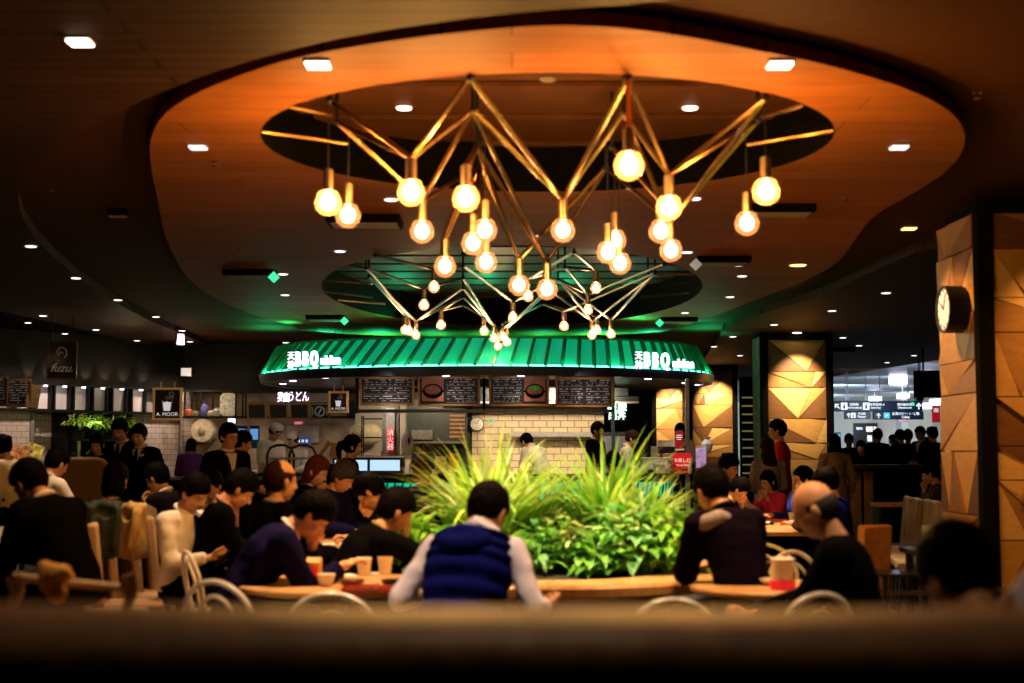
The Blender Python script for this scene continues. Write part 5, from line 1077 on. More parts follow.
simple('red_banner', 'small red and pink shop banner beside the near pillar in the concourse', 'banner', [('banner_sheet', (0, 0, 0), (.22, .02, .45), 0), ('banner_mark', (0, -.02, .1), (.12, .01, .1), 1), ('hanger_rod', (0, 0, .75), (.02, .02, .95), 1)], at(936, 414, 38), [REDS, WHL])
simple('pink_banner', 'small pink sign under the right end of the airport signs', 'banner', [('banner_sheet', (0, 0, 0), (.26, .02, .09), 0), ('banner_mark', (0, -.02, 0), (.2, .01, .03), 1), ('hanger_rod', (0, 0, .65), (.02, .02, 1.25), 1)], at(903, 420.5, 40), [mat('pink_sheet', (.8, .25, .4), .5, em=(.9, .3, .5), es=.4), WHL])
t = simple('info_board', 'black information board with white notices among the far travellers', 'board', [('board_body', (0, 0, 0), (.78, .1, 1.0), 0), ('white_notice', (.12, -.06, .30), (.2, .02, .16), 1), ('white_notice', (.12, -.06, .0), (.14, .02, .2), 1), ('white_notice', (.30, -.06, .3), (.08, .02, .16), 1), ('small_notice', (-.2, -.06, .32), (.2, .02, .08), 2), ('board_leg', (0, 0, -1.15), (.6, .08, 1.35), 0)], at(865.5, 438.5, 46), [BLACK, WHITEP, mat('dim_notice', (.3, .3, .35), .5)])
simple('info_board', 'narrow dark blue display at the left end of the concourse view', 'board', [('board_body', (0, 0, 0), (.16, .1, .6), 0), ('blue_strip', (0, -.06, .2), (.12, .02, .1), 1), ('board_leg', (0, 0, -1.0), (.1, .08, 1.45), 0)], at(838, 442, 44), [BLACK, BLU])
WP = wood('partition_wood', (.16, .075, .025), (.26, .13, .045), (3, 1, 1), rough=.45); x0 = at(836, 450, 22).x; x1 = at(945, 450, 22).x
t = thing('wooden_partition', 'dark topped wooden partition counter between the dining area and the concourse', 'partition', ((x0 + x1) / 2, 22, 0)); W_ = x1 - x0
b = MB(); b.box((0, .15, 1.19), (W_, .42, .07)); b.build('partition_top', [mat('dark_top', (.035, .02, .012), .3)], t, bevel=.01); b = MB(); b.box((0, .2, .6), (W_ - .05, .2, 1.15)); b.build('partition_body', BLACKM, t)
for k, (a, b_) in enumerate(((.02, .19), (.21, .38), (.42, .56))): q = MB(); q.box((-W_ / 2 + (a + b_) / 2 * W_ * .62, .08, .58), ((b_ - a) * W_ * .6, .04, 1.1)); q.build('wood_panel', WP, t, bevel=.006)
p = at(852, 440, 20); light('SPOT', (p.x, 20.4, 3.3), 60, WARM, .04, 40, .8, (p.x, 22, .7))
simple('low_bench', 'small wooden bench end in front of the wooden partition', 'bench', [('bench_top', (0, 0, 0), (.42, .3, .04), 0), ('bench_leg', (-.17, 0, -.43), (.04, .26, .84), 1), ('bench_leg', (.17, 0, -.43), (.04, .26, .84), 1)], (at(893, 500, 15.5).x, 15.5, .86 - .0), [TANO, BLACK])
light('SPOT', (.95, 6.4, CZ - .05), 120, (1, .62, .28), .05, 32, .7, (1.95, 6.65, 1.15))  # added spot, in place of table bounce, to brighten the bald man's face
# downlight spots above tables; the nearest ones are added for chairs and booth top
for x, y, e, ang in ((LTX, LTY + .1, 60, 50), (RTX, RTY, 42, 46), (-1.5, 10.6, 60, 55), (2.3, 12.9, 120, 60), (-2.2, 9.6, 34, 50), (-3.4, 11.8, 30, 55), (-4.9, 14.5, 22, 60), (-1.2, 13.2, 34, 60), (2.5, 18.4, 60, 60), (-3.9, 18.0, 36, 60), (-6.0, 21.3, 30, 60), (-2.9, 8.6, 12, 50), (2.55, 8.7, 22, 46), (4.2, 14.0, 18, 55), (0, 6.2, 40, 50), (1.7, 6.1, 26, 54), (-1.3, 6.2, 30, 54), (3.7, 5.0, 8, 50), (0, 2.35, 5.5, 110), (-1.8, 5.6, 10, 50), (-2.7, 4.9, 12, 50)):
    light('SPOT', (x, y, CZ - .05), e * 8.5, (1, .68, .38), .05, ang, .7, (x, y + .01, 0))
# ============================================================ PEOPLE
SKIN = mat('skin', (.60, .30, .17), .5, var=.06, spec=.35); SKINP = mat('skin_pale', (.68, .40, .26), .5, var=.06); EYEW = mat('eye_white', (.7, .68, .62), .3); IRIS = mat('iris', (.02, .012, .008), .2)
LIPS = mat('lips', (.45, .16, .12), .5); BROW = mat('brow', (.02, .012, .008), .8)
def clothm(n, c, **k): return mat('cloth_' + n, c, .9, bump=.25, scale=22, spec=.02, **k)
CB = clothm('black', (.0025, .0022, .003)); CN = clothm('navy', (.008, .006, .035)); CNV = clothm('bright_navy', (.004, .006, .11)); CW = clothm('white', (.72, .64, .58), var=.06); CP = clothm('pale_lilac', (.66, .62, .80), var=.06)
CG = clothm('grey', (.28, .23, .23)); CR = clothm('red', (.62, .035, .02)); CPK = clothm('pink', (.80, .05, .16)); CTN = clothm('tan', (.32, .20, .10)); CBG = clothm('beige', (.72, .60, .42), var=.06); CBL = clothm('blue', (.03, .06, .45))
CPU = clothm('purple', (.14, .03, .22)); CPL = clothm('plum', (.006, .003, .008)); CST = clothm('charcoal', (.010, .009, .011)); CYL = clothm('yellow', (.8, .5, .05)); CPS = clothm('dusty_pink', (.42, .22, .24), var=.25)
CPT = mat('cloth_patterned', (.06, .05, .06), .8, var=.95, scale=26)
def hairm(n, c): return mat('hair_' + n, c, .55, var=.35, scale=60, bump=.8, spec=.02)
HB = hairm('black', (.0030, .002, .002)); HBR = hairm('brown', (.022, .008, .004)); HRD = hairm('red_brown', (.09, .022, .008)); HG = hairm('grey', (.16, .14, .14)); HDG = hairm('dark_grey', (.035, .03, .034))
def head_template():
    h = MB(); h.ell((0, -.010, .028), (.076, .094, .098), 20, 14); h.ell((0, .020, -.035), (.060, .068, .080), 18, 12); h.ell((0, .046, -.085), (.026, .026, .022)); h.cap((-.034, .012, -.07), (.034, .012, -.07), .024, .024)
    h.cap((0, .086, .008), (0, .101, -.022), .008, .013); h.ell((-.011, .092, -.026), (.010, .010, .008)); h.ell((.011, .092, -.026), (.010, .010, .008)); h.cap((-.030, .074, .018), (.030, .074, .018), .013, .013)
    h.ell((-.036, .058, -.030), (.022, .020, .022)); h.ell((.036, .058, -.030), (.022, .020, .022)); h.cap((-.016, .078, -.055), (.016, .078, -.055), .009, .009)
    for s in (-1, 1): h.ell((s * .078, -.004, -.010), (.010, .019, .031)); h.ell((s * .086, -.010, .0), (.006, .016, .024))
    h.cap((0, -.02, -.06), (0, -.03, -.15), .048, .05, 14)
    r = remesh(h, .006, 3, .5)
    for s in (-1, 1):
        r.ell((s * .031, .0745, -.002), (.0135, .0085, .0085), 12, 8, 1); r.ell((s * .031, .080, -.002), (.0055, .0045, .0060), 10, 6, 2); r.cap((s * .016, .086, .021), (s * .046, .078, .023), .0035, .0025, 6, 4); r.cap((s * .018, .081, .009), (s * .043, .077, .007), .0022, .0015, 6, 4)
    r.cap((-.020, .080, -.056), (.020, .080, -.056), .0045, .0045, 8, 3); r.cap((-.014, .082, -.063), (.014, .082, -.063), .005, .005, 8, 3); return r
HEAD = head_template()
def hand_template(curl, spread=.10, thumb=.6):
    """right hand, wrist at origin, fingers toward +y, palm facing -z, thumb on the -x side"""
    h = MB(); h.ell((0, .045, 0), (.038, .052, .014), 14, 10); h.cap((0, -.02, 0), (0, .02, 0), .024, .026)
    for i, (x, L) in enumerate(((-.027, .072), (-.009, .080), (.009, .075), (.026, .060))):
        p = Vector((x, .085, 0)); a = 0; sp = (x / .03) * spread; h.cap((x * .8, .04, 0), p, .010, .0095)
        for j, f in enumerate((.42, .32, .26)):
            a += curl * (1, 1.1, .8)[j]; q = p + Vector((math.sin(sp) * math.cos(a), math.cos(sp) * math.cos(a), -math.sin(a))) * L * f; h.cap(p, q, .0092 - .0008 * j, .0086 - .0010 * j, 8); p = q
    p = Vector((-.026, .02, -.004)); q = p + Vector((-.028, .024, -.010)); h.cap(p, q, .014, .011); r2 = q + Vector((-.012 + .014 * thumb, .028, -.012 * thumb)); h.cap(q, r2, .0105, .0095); h.cap(r2, r2 + Vector((.008 * thumb, .022, -.010 * thumb)), .0095, .008)
    return remesh(h, .0042, 2, .5)
HANDS = {'relax': hand_template(.35), 'grip': hand_template(1.0, .04, 1.6), 'flat': hand_template(.10)}
def loft(t, secs, infl=0, n=20, sub=1):
    ss = []
    for i in range(len(secs) - 1):
        for k in range(sub):
            u = k / sub; a, b = secs[i], secs[i + 1]; u2 = u
            ss.append((a[0].lerp(b[0], u2), a[1] + (b[1] - a[1]) * u2, a[2] + (b[2] - a[2]) * u2, a[3] + (b[3] - a[3]) * u2))
    ss.append(secs[-1]); rs = []
    for c, rx, ry, ang in ss:
        f = Vector((0, math.cos(ang), -math.sin(ang))); rs.append([c + Vector((1, 0, 0)) * (rx + infl) * math.cos(2 * PI * j / n) + f * (ry + infl) * math.sin(2 * PI * j / n) for j in range(n)])
    t.rings(rs); return rs
def ik(S_, T, l1, l2, pole):
    d = T - S_; L = min(d.length, (l1 + l2) * .985); d.normalize(); T = S_ + d * L; a = (l1 * l1 - l2 * l2 + L * L) / (2 * L); h = math.sqrt(max(l1 * l1 - a * a, 1e-6))
    p = pole - d * pole.dot(d); p.normalize(); return S_ + d * a + p * h, T
NP = [0]
def person(label, px, py, d, face, pose='sit', lean=8, pitch=15, yaw=0, top=CB, outer=None, pants=CB, hair='short', hm=HB, arms=('table', 'table'), hands=('relax', 'relax'), s=1.0, sex='m', near=False, shirt=None, tie=None, collar=None, glasses=False, skin=SKIN, hat=None, extra=None, roll=0, coatlong=False):
    NP[0] += 1; a = R(lean); hp = R(pitch); wf = .9 if sex == 'f' else 1.0
    D = lambda q: Vector((0, math.sin(q), math.cos(q)))
    P = Vector((0, 0, 0)); Wt = P + D(a * .5) * .17; Ch = Wt + D(a * .9) * .17; Sh = Ch + D(a * 1.05) * .10; Nb = Sh + D(a * 1.1) * .045; Nk = Nb + D(a * .6 + hp * .4) * .045
    Hd = Nk + D(hp) * .098 + Vector((0, math.cos(hp), -math.sin(hp))) * .022
    hw = at(px, py, d); pz = (hw.z - Hd.z * s)
    if NP[0] > 0: print('PERSON %-60s pelvis z %.2f  head z %.2f' % (label[:60], pz, hw.z))
    floorz = 0
    if pose == 'stand' : pz_need = .90 * s
    sc = lambda v: Vector((v.x * s, v.y * s, v.z * s + pz))
    rz = R(face); off = Matrix.Rotation(rz, 3, 'Z') @ Vector((Hd.x * s, Hd.y * s, 0))
    root = thing('person', label, 'person', (hw.x - off.x, hw.y - off.y, 0), rz)
    secs = [(P - D(a * .4) * .09, .14 * wf + .01, .10, a * .3), (P, .158, .115, a * .4), (Wt, .135 * wf, .098, a * .7), (Ch, .158 * wf, .112, a * .95), (Sh, .150 * wf, .092, a * 1.05), (Nb, .060, .058, a * 1.1)]
    W = .178 * wf; SJ = {sd: Sh + Vector((sd * W, 0, -.012)) for sd in (-1, 1)}; AJ = {}
    for i, sd in enumerate((-1, 1)):
        m = arms[i]; zt = (.80 - pz) / s
        if m == 'table': T = Vector((sd * .15, Sh.y + .33, zt))
        elif m == 'tablein': T = Vector((sd * .05, Sh.y + .30, zt + .02))
        elif m == 'mouth': T = Hd + Matrix.Rotation(-hp, 3, 'X') @ Vector((sd * .05, .13, -.10))
        elif m == 'chin': T = Hd + Matrix.Rotation(-hp, 3, 'X') @ Vector((sd * .07, .14, -.17))
        elif m == 'phone': T = Vector((sd * .06, Sh.y + .27, Sh.z - .24))
        elif m == 'down': T = Vector((sd * .25, Sh.y + .06, Sh.z - .50))
        elif m == 'front': T = Vector((sd * .08, Sh.y + .22, Sh.z - .34))
        elif m == 'out': T = Vector((sd * .30, Sh.y + .22, zt))
        else: T = Vector(m)
        pole = Vector((sd * .9, -.35, -.7)) if m in ('mouth', 'chin', 'out', 'table') else Vector((sd * .5, -.4, -.9))
        E, T = ik(SJ[sd], T, .275, .245, pole); AJ[sd] = (SJ[sd], E, T)
    vox = .014 if near else .022
    # skin body
    b = MB(); loft(b, [(sc(c), (rx - .012) * s, (ry - .012) * s, g) for c, rx, ry, g in secs]); b.cap(sc(Nb - D(a) * .03), sc(Nk + D(hp) * .03), .056 * s * wf, .050 * s * wf, 12)
    for sd in (-1, 1):
        S1, E, T = AJ[sd]; b.cap(sc(S1), sc(E), .047 * s, .036 * s); b.cap(sc(E), sc(T), .036 * s, .025 * s); b.cap(sc(Sh), sc(S1), .06 * s, .052 * s)
    lg = {}
    for sd in (-1, 1):
        hip = sc(P) + Vector((sd * .085, 0, -.03)) * s
        if pose == 'sit': kn = Vector((sd * .12 * s, .40 * s, min(pz, .56) + .0)); an = Vector((sd * .12 * s, .36 * s, .09))
        else:
            kn = Vector((sd * .095 * s, .03, pz * .54)); an = Vector((sd * .10 * s, .0 - (.02 if sd < 0 else -.02), .09))
        lg[sd] = (hip, kn, an); b.cap(hip, kn, .068 * s, .046 * s); b.cap(kn, an, .044 * s, .032 * s)
    body = remesh(b, vox, 3)
    Hm = Matrix.Translation(sc(Hd)) @ Matrix.Rotation(R(yaw), 4, 'Z') @ Matrix.Rotation(-hp, 4, 'X') @ Matrix.Rotation(R(roll), 4, 'Y') @ Matrix.Diagonal((s * (.96 if sex == 'f' else 1), s, s, 1))
    body.merge(HEAD, Hm)
    for i, sd in enumerate((-1, 1)):
        S1, E, T = AJ[sd]; fd = (T - E).normalized(); m = arms[i]
        pn = Vector((0, 0, -1)) if m in ('table', 'tablein', 'out') else (Hd - T).normalized() if m in ('mouth', 'chin') else Vector((-sd, 0, -.2)) if m in ('front', 'down') else Vector((-sd * .3, -.5, .8))
        if m in ('table', 'tablein', 'out'): fd = (fd + Vector((-sd * .3, .6, .1))).normalized()
        z = -(pn - fd * pn.dot(fd)).normalized(); x = fd.cross(z); M = Matrix((x, fd, z)).transposed().to_4x4()
        H_ = HANDS[hands[i]]; Mx = Matrix.Diagonal((1 if sd > 0 else -1, 1, 1, 1)); body.merge(H_, Matrix.Translation(sc(T + fd * .012)) @ M @ Mx @ Matrix.Diagonal((s, s, s, 1)))
        AJ[sd] = (S1, E, T, M, fd)
    body.build('body', [skin, EYEW, IRIS, LIPS, BROW], root, 'all')
    # garments
    def garment(name, m, infl, sleeves=True, length=.09, vx=None):
        length = min(length, .09) if coatlong or outer else .03
        g = MB(); lo = (P - D(a * .4) * length, .15 * wf + .012, .112, a * .3); loft(g, [(sc(c), (rx + infl) * s, (ry + infl) * s, q) for c, rx, ry, q in [lo] + secs[1:]])
        for sd in (-1, 1):
            S1, E, T = AJ[sd][:3]; g.cap(sc(Sh - Vector((0, 0, .005))), sc(S1), (.066 + infl) * s, (.058 + infl) * s)
            if sleeves: g.cap(sc(S1), sc(E), (.056 + infl) * s, (.046 + infl) * s); g.tube([sc(E), sc(E.lerp(T, .5)), sc(E.lerp(T, .93))], [(.045 + infl) * s, (.040 + infl) * s, (.034 + infl) * s], 12)
        if coatlong and pose == 'stand': g.tube([sc(P), Vector((0, 0, pz * .55))], [.17 * s, .19 * s], 16)
        r = remesh(g, vx or (.015 if near else .024), 2); amp = .008 if near else .005
        r.v = [tuple(Vector(v) + noise.noise_vector(Vector(v) * 9) * amp + noise.noise_vector(Vector((v[0] * 5, v[1] * 5, v[2] * 16))) * amp * .8) for v in r.v]
        return r.build(name, [m], root, 'all')
    if pose == 'sit' or True:
        g = MB(); loft(g, [(sc(P - D(a * .4) * .10), .15 * s, .115 * s, 0), (sc(P), .166 * s, .124 * s, a * .3), (sc(P + D(a * .5) * .10), .145 * s, .11 * s, a * .4)])
        for sd in (-1, 1):
            hip, kn, an = lg[sd]; g.cap(hip, kn, .082 * s, .060 * s); g.cap(kn, an + Vector((0, 0, .03)), .060 * s, .052 * s)
        remesh(g, .026, 3).build('trousers', [pants], root, 'all')
        for sd in (-1, 1):
            an = lg[sd][2]; g = MB(); g.cap(an + Vector((0, -.03, -.045)), an + Vector((0, .14 * s, -.055)), .042, .036); g.cap(an, an + Vector((0, 0, -.04)), .04, .042); remesh(g, .016, 2).build('shoe', [CB], root, 'all')
    if outer == 'vest':
        garment('shirt', top, .006)
        g = MB(); ss = [(P - D(a * .4) * .10, .165, .125, a * .3)] + secs[1:5] + [(Sh + D(a) * .03, .125, .085, a * 1.1)]; fine = []
        for i in range(len(ss) - 1):
            for k in range(10): u = k / 10; A_, B_ = ss[i], ss[i + 1]; fine.append((sc(A_[0].lerp(B_[0], u)), A_[1] + (B_[1] - A_[1]) * u, A_[2] + (B_[2] - A_[2]) * u, A_[3] + (B_[3] - A_[3]) * u))
        rs = []
        for i, (c, rx, ry, g_) in enumerate(fine):
            q = .030 + .016 * abs(math.sin(i * PI / 5)); f = Vector((0, math.cos(g_), -math.sin(g_))); rs.append([c + Vector((1, 0, 0)) * (rx * 1.02 + q) * math.cos(2 * PI * j / 40) * s + f * (ry + q + .012 * abs(math.sin(i * PI / 5 + .4)) * abs(math.sin(3 * 2 * PI * j / 40))) * math.sin(2 * PI * j / 40) * s for j in range(40)])
        g.rings(rs); g.build('quilted_vest', [extra or CNV], root, 'all')
        g = MB(); f = Vector((0, math.cos(a), -math.sin(a))); g.tube([sc(Sh + Vector((.10 * math.cos(q), 0, .0)) - f * (.10 + .035 * math.sin(q)) - D(a) * (.0 + .07 * math.sin(q))) for q in [PI * k / 12 for k in range(13)]], [.03 + .026 * math.sin(PI * k / 12) for k in range(13)], 12); g.ell(sc(Sh - f * .125 - D(a) * .02), (.12, .045, .06)); remesh(g, .014, 3).build('vest_hood', [extra or CNV], root, 'all')
    elif outer == 'waistcoat':
        garment('shirt', top, .006); garment('waistcoat', extra or CST, .016, False, .08)
    elif outer:
        if shirt: garment('shirt', shirt, .002, False)
        garment(outer, top, .018 if near else .014, True, .15)
    else: garment('shirt' if top in (CW, CBG) else 'sweater', top, .008, True, .11)
    def frontpatch(name, m, t0, t1, w0, w1, out, n=8):
        g = MB(); rows = []
        for i in range(n + 1):
            t = t0 + (t1 - t0) * i / n; k = min(int(t), len(secs) - 2); u = t - k; A_, B_ = secs[k], secs[k + 1]; c = A_[0].lerp(B_[0], u); rx = A_[1] + (B_[1] - A_[1]) * u; ry = A_[2] + (B_[2] - A_[2]) * u; an_ = A_[3] + (B_[3] - A_[3]) * u
            f = Vector((0, math.cos(an_), -math.sin(an_))); ww = w0 + (w1 - w0) * i / n; row = []
            for j in range(5):
                x = (j / 2 - 1) * ww; row.append(sc(c + Vector((x, 0, 0)) + f * ((ry + out) * math.sqrt(max(.05, 1 - (x / (rx + .03)) ** 2)))))
            back = [p - f * .01 * s for p in row[::-1]]; rows.append(row + back)
        g.rings(rows); g.build(name, [m], root)
    if shirt and outer not in ('vest',):
        frontpatch('shirt_front', shirt, 2.7, 4.75, .012, .062, .026 if near else .024)
    if tie: frontpatch('necktie', tie, 2.4, 4.7, .030, .014, .034)
    cm = collar or (shirt if shirt else (top if top in (CW, CBG) else None))
    if cm:
        g = MB(); f = Vector((0, math.cos(hp * .5 + a * .4), -math.sin(hp * .5 + a * .4))); c = Nb + D(a) * .018; g.tube([sc(c + Vector((.062 * math.cos(q), 0, 0)) + f * .060 * math.sin(q) + D(a) * .012 * (-math.sin(q))) for q in [2 * PI * k / 18 for k in range(18)]], .014 * s, 8, closed=True); g.build('collar', [cm], root, 'all')
    # hair
    def hairshape(style):
        g = MB(); n, k = 40, 26; c = Vector((0, -.012, .026)); rd = Vector((.083, .104, .105)); rows = []
        def zt(y):
            pts = {'long': [(-.12, -.25), (.01, -.20), (.035, -.05), (.06, .045), (.12, .075)], 'short': [(-.12, -.090), (-.03, -.075), (.0, -.03), (.028, -.012), (.052, .030), (.12, .052)]}['long' if style in ('long', 'bob', 'bun', 'ponytail') else 'short']
            for i in range(len(pts) - 1):
                if y <= pts[i + 1][0]: u = max(0, (y - pts[i][0]) / (pts[i + 1][0] - pts[i][0])); return pts[i][1] + (pts[i + 1][1] - pts[i][1]) * u
            return pts[-1][1]
        for i in range(1, k):
            t_ = PI * i / k; row = []
            for j in range(n):
                q = 2 * PI * j / n; u = Vector((math.sin(t_) * math.cos(q), math.sin(t_) * math.sin(q), math.cos(t_))); p = Vector((u.x * rd.x, u.y * rd.y, u.z * rd.z)) + c
                wgt = (p.z - zt(p.y)) / .016; wgt = max(0, min(1, wgt))
                if style == 'bald': wgt *= max(0, min(1, (.050 - p.z) / .03)) * max(0, min(1, (.045 - p.y) / .02))
                if style == 'thin': wgt *= 1 if p.z < .06 or p.y < -.04 else .35
                th = {'bald': .02, 'thin': .06, 'cap': .05}.get(style, .20 if style not in ('bushy',) else .27)
                nz = noise.noise(u * 7 + Vector((NP[0] * 3.1, 0, 0))) * .07 + noise.noise(Vector((u.x * 26, u.y * 26, u.z * 7))) * .045
                row.append(c + Vector((u.x * rd.x, u.y * rd.y, u.z * rd.z)) * (.84 + wgt * (.135 + th * (.6 + .4 * max(0, u.z)) + nz * (0 if style in ('bald',) else 1))))
            rows.append(row)
        g.rings(rows)
        if style in ('long',): loft(g, [(Vector((0, -.035, .02)), .086, .075, 0), (Vector((0, -.05, -.08)), .088, .065, 0), (Vector((0, -.075, -.20)), .10, .05, 0), (Vector((0, -.085, -.30)), .075, .035, 0)])
        if style == 'bob': loft(g, [(Vector((0, -.025, .03)), .090, .085, 0), (Vector((0, -.035, -.06)), .094, .075, 0), (Vector((0, -.045, -.12)), .075, .055, 0)])
        if style == 'bun': g.ell((0, -.105, .065), (.042, .042, .04))
        if style == 'ponytail': g.tube([(0, -.10, .05), (0, -.145, .03), (0, -.16, -.04), (0, -.145, -.12), (0, -.13, -.17)], [.02, .036, .038, .028, .010], 12)
        if style == 'bushy':
            rn = random.Random(NP[0]); [g.ell((.07 * math.cos(q) * rn.uniform(.7, 1), -.02 + .075 * math.sin(q), rn.uniform(.06, .12)), rn.uniform(.018, .032)) for q in [2 * PI * j / 12 for j in range(12)]]
        if style not in ('bald', 'thin'): g = remesh(g, .009 if near else .012, 1)
        return g
    if hair: MB().merge(hairshape(hair), Hm).build('hair', [hm], root, 'all')
    if hat:
        g = MB(); g.lathe([(.088, .045), (.092, .06), (.094, .10), (.10, .13), (.06, .15), (.004, .152)], 24, (0, -.008, .0)); MB().merge(g, Hm).build('cap', [hat], root, 'all')
        g = MB(); g.rings([[(.090 * math.cos(q), -.008 + .100 * math.sin(q), zz) for q in [2 * PI * k / 24 for k in range(24)]] for zz in (.04, .075)]); MB().merge(g, Hm).build('cap_band', [hat], root, 'all')
    if glasses:
        g = MB()
        for sx in (-1, 1): g.tube([(sx * .032 + .022 * math.cos(q), .094, -.002 + .016 * math.sin(q)) for q in [2 * PI * k / 16 for k in range(16)]], .0022, 6, closed=True); g.tube([(sx * .054, .093, .002), (sx * .080, .06, .004), (sx * .086, -.005, .004)], .002, 6)
        g.tube([(-.010, .096, .0), (.010, .096, .0)], .002, 6); MB().merge(g, Hm).build('glasses', [BLACK], root)
    root['kk'] = 0; del root['kk']
    return root, (lambda v: root.matrix_basis @ sc(v)), AJ, Hd, sc, Matrix.Translation(root.location) @ Matrix.Rotation(rz, 4, 'Z')
def held(name, label, cat, P, hand, shape, mats, off=(0, .07, .0), rot=None):
    """thing held in a hand (-1 left, 1 right): shape(mb) draws it around the origin"""
    root, w_, AJ, Hd, sc, WM_ = P; S1, E, T, M, fd = AJ[hand]; pos = WM_ @ (sc(T) + (M.to_3x3() @ Vector(off))); b = MB(); shape(b)
    o = b.build(name, mats, None); o.location = pos; o.rotation_euler = rot or (0, 0, 0); return tag(o, label, cat)
# ---- foreground
A = person('man seen from behind in a navy quilted vest over pale lilac sleeves at the planter', 487, 513, 6.85, -22, lean=30, pitch=42, yaw=-6, top=CP, outer='vest', hair='short', arms=((-.26, .30, .16), (.26, .34, .14)), near=True, s=1.09, collar=CP)
r, w_, AJ, Hd, sc, WM_ = A
g = MB(); g.tube([sc(Vector((-.05, Hd.y - .10, Hd.z - .07))), sc(Vector((.0, Hd.y - .13, Hd.z - .04))), sc(Vector((.055, Hd.y - .09, Hd.z - .075))), sc(Vector((.095, Hd.y - .04, Hd.z - .14))), sc(Vector((.09, Hd.y - .02, Hd.z - .21)))], [.030, .040, .042, .036, .028], 12); remesh(g, .012, 3).build('hood', [CP], r, 'all')
A = person('man in a navy suit bent low over his food at the front left round table', 312, 516, 7.75, -78, lean=40, pitch=50, yaw=-8, top=CN, outer='jacket', shirt=CW, arms=('mouth', 'tablein'), hands=('grip', 'relax'), near=True, s=1.03)
held('white_wrap', 'white wrapped bun held to the mouth of the man in the navy suit', 'food', A, -1, lambda b: b.ell((0, 0, 0), (.05, .035, .04)), [NAP], (0, .09, -.03))
A = person('man in a black jacket reaching right toward the planter, seen from behind his shoulder', 396, 512, 8.45, -70, lean=38, pitch=30, top=CB, outer='jacket', arms=('mouth', (.1, .74, .26)), hands=('relax', 'relax'), near=True, s=1.04, collar=CTN)
A = person('bald man with glasses in a dark coat looking at his phone at front right', 815, 511, 6.65, 74, lean=16, pitch=26, top=CN if 0 else CB, outer='coat', hair='bald', hm=HDG, arms=((-.02, .44, .12), (.05, .46, .14)), hands=('grip', 'grip'), near=True, s=1.08, glasses=True, skin=SKIN)
held('smartphone', 'smartphone with a bluish glowing screen in the hands of the bald man', 'phone', A, 1, lambda b: (b.box((0, 0, 0), (.075, .15, .009)), b.box((0, 0, .006), (.066, .135, .003), mi=1)), [BLACK, emit('phone_glow', (.30, .34, 1), 1.6)], (0, .10, .02), (R(60), R(15), R(60)))
A = person('person in a black hooded jacket with grey lining bent forward right of the planter', 712, 492, 7.9, 28, lean=26, pitch=34, top=CPL, outer='jacket', arms=('tablein', 'table'), near=True, s=1.05, collar=CST)
r, w_, AJ, Hd, sc, WM_ = A; g = MB(); g.tube([sc(Vector((-.24, Hd.y - .12, Hd.z - .20))), sc(Vector((-.17, Hd.y - .17, Hd.z - .15))), sc(Vector((-.09, Hd.y - .19, Hd.z - .125))), sc(Vector((.02, Hd.y - .19, Hd.z - .14)))], [.02, .045, .05, .025], 12); remesh(g, .012, 3).build('hood', [CG], r, 'all')
person('person in a pale shirt cut off by the right edge at the bottom', 1064, 520, 3.9, 20, lean=22, pitch=25, top=CP, near=True, arms=('out', 'table'))
A = person('black-haired person in a dark top at the bottom right, close to the camera', 958, 578, 3.7, 20, lean=26, pitch=35, top=CB, arms=('table', 'table'), near=True, s=1.0, skin=SKIN, hair='bushy')
A = person('man in a white shirt and dark tie reading his phone at the left', 194, 494, 9.6, -118, lean=4, pitch=30, top=CW, shirt=None, tie=CNV, arms=('phone', 'phone'), hands=('grip', 'grip'), near=True, s=1.03)
held('smartphone', 'dark smartphone held by the man in the white shirt and tie', 'phone', A, 1, lambda b: b.box((0, 0, 0), (.075, .14, .01)), [BLACK], (0, .09, .02), (R(50), 0, R(-100)))
A = person('balding older man in a black coat facing away to the right at the slatted table', 281, 482, 8.9, -52, lean=8, pitch=6, top=CB, outer='coat', hair='thin', hm=HBR, arms=('table', 'table'), near=True, s=1.06, collar=CG)
A = person('man in black with bowed head between the phone reader and the balding man', 240, 490, 9.7, -80, lean=18, pitch=42, top=CB, outer='jacket', shirt=CPS, arms=('tablein', 'tablein'), s=1.04)
A = person('man in a dark suit and white collar bowed over a tray on the slatted table', 371, 493, 10.1, 78, lean=36, pitch=48, top=CB, outer='jacket', shirt=CW, arms=('mouth', 'tablein'), hands=('relax', 'grip'), s=1.04)
A = person('woman with red-brown hair holding a small cup at the far end of the slatted table', 317, 472, 12.2, -112, lean=8, pitch=28, top=CB, hair='bob', hm=HRD, sex='f', arms=('chin', 'tablein'), hands=('grip', 'relax'), skin=SKINP)
held('small_cup', 'small white cup raised by the woman with red-brown hair', 'cup', A, -1, lambda b: b.lathe([(.02, -.03), (.033, .03), (.003, .03)], 16), [CUPM], (0, .08, -.04))
A = person('grey-haired person in a navy jacket eating at the slatted table', 343, 478, 11.7, -115, lean=16, pitch=34, top=CN, outer='jacket', hair='bushy', hm=HDG, sex='f', arms=('tablein', 'table'), skin=SKIN)
A = person('standing woman with a dark ponytail in profile before the display case', 353, 447, 15.5, -84, pose='stand', lean=3, pitch=6, top=CB, outer='coat', hair='ponytail', sex='f', arms=('front', 'front'), s=.96, skin=SKINP)
A = person('person seen from behind with a pale blue collar in front of the kiosk register', 422, 473, 13.4, 12, lean=10, pitch=12, top=CN, hair='bushy', hm=HBR, arms=('table', 'table'), collar=CP, s=.98)
A = person('person with dark hair seen from behind at the kiosk counter right of the tall grass', 613, 463, 16.5, 5, lean=8, pitch=18, top=CST, hair='short', arms=('table', 'table'))
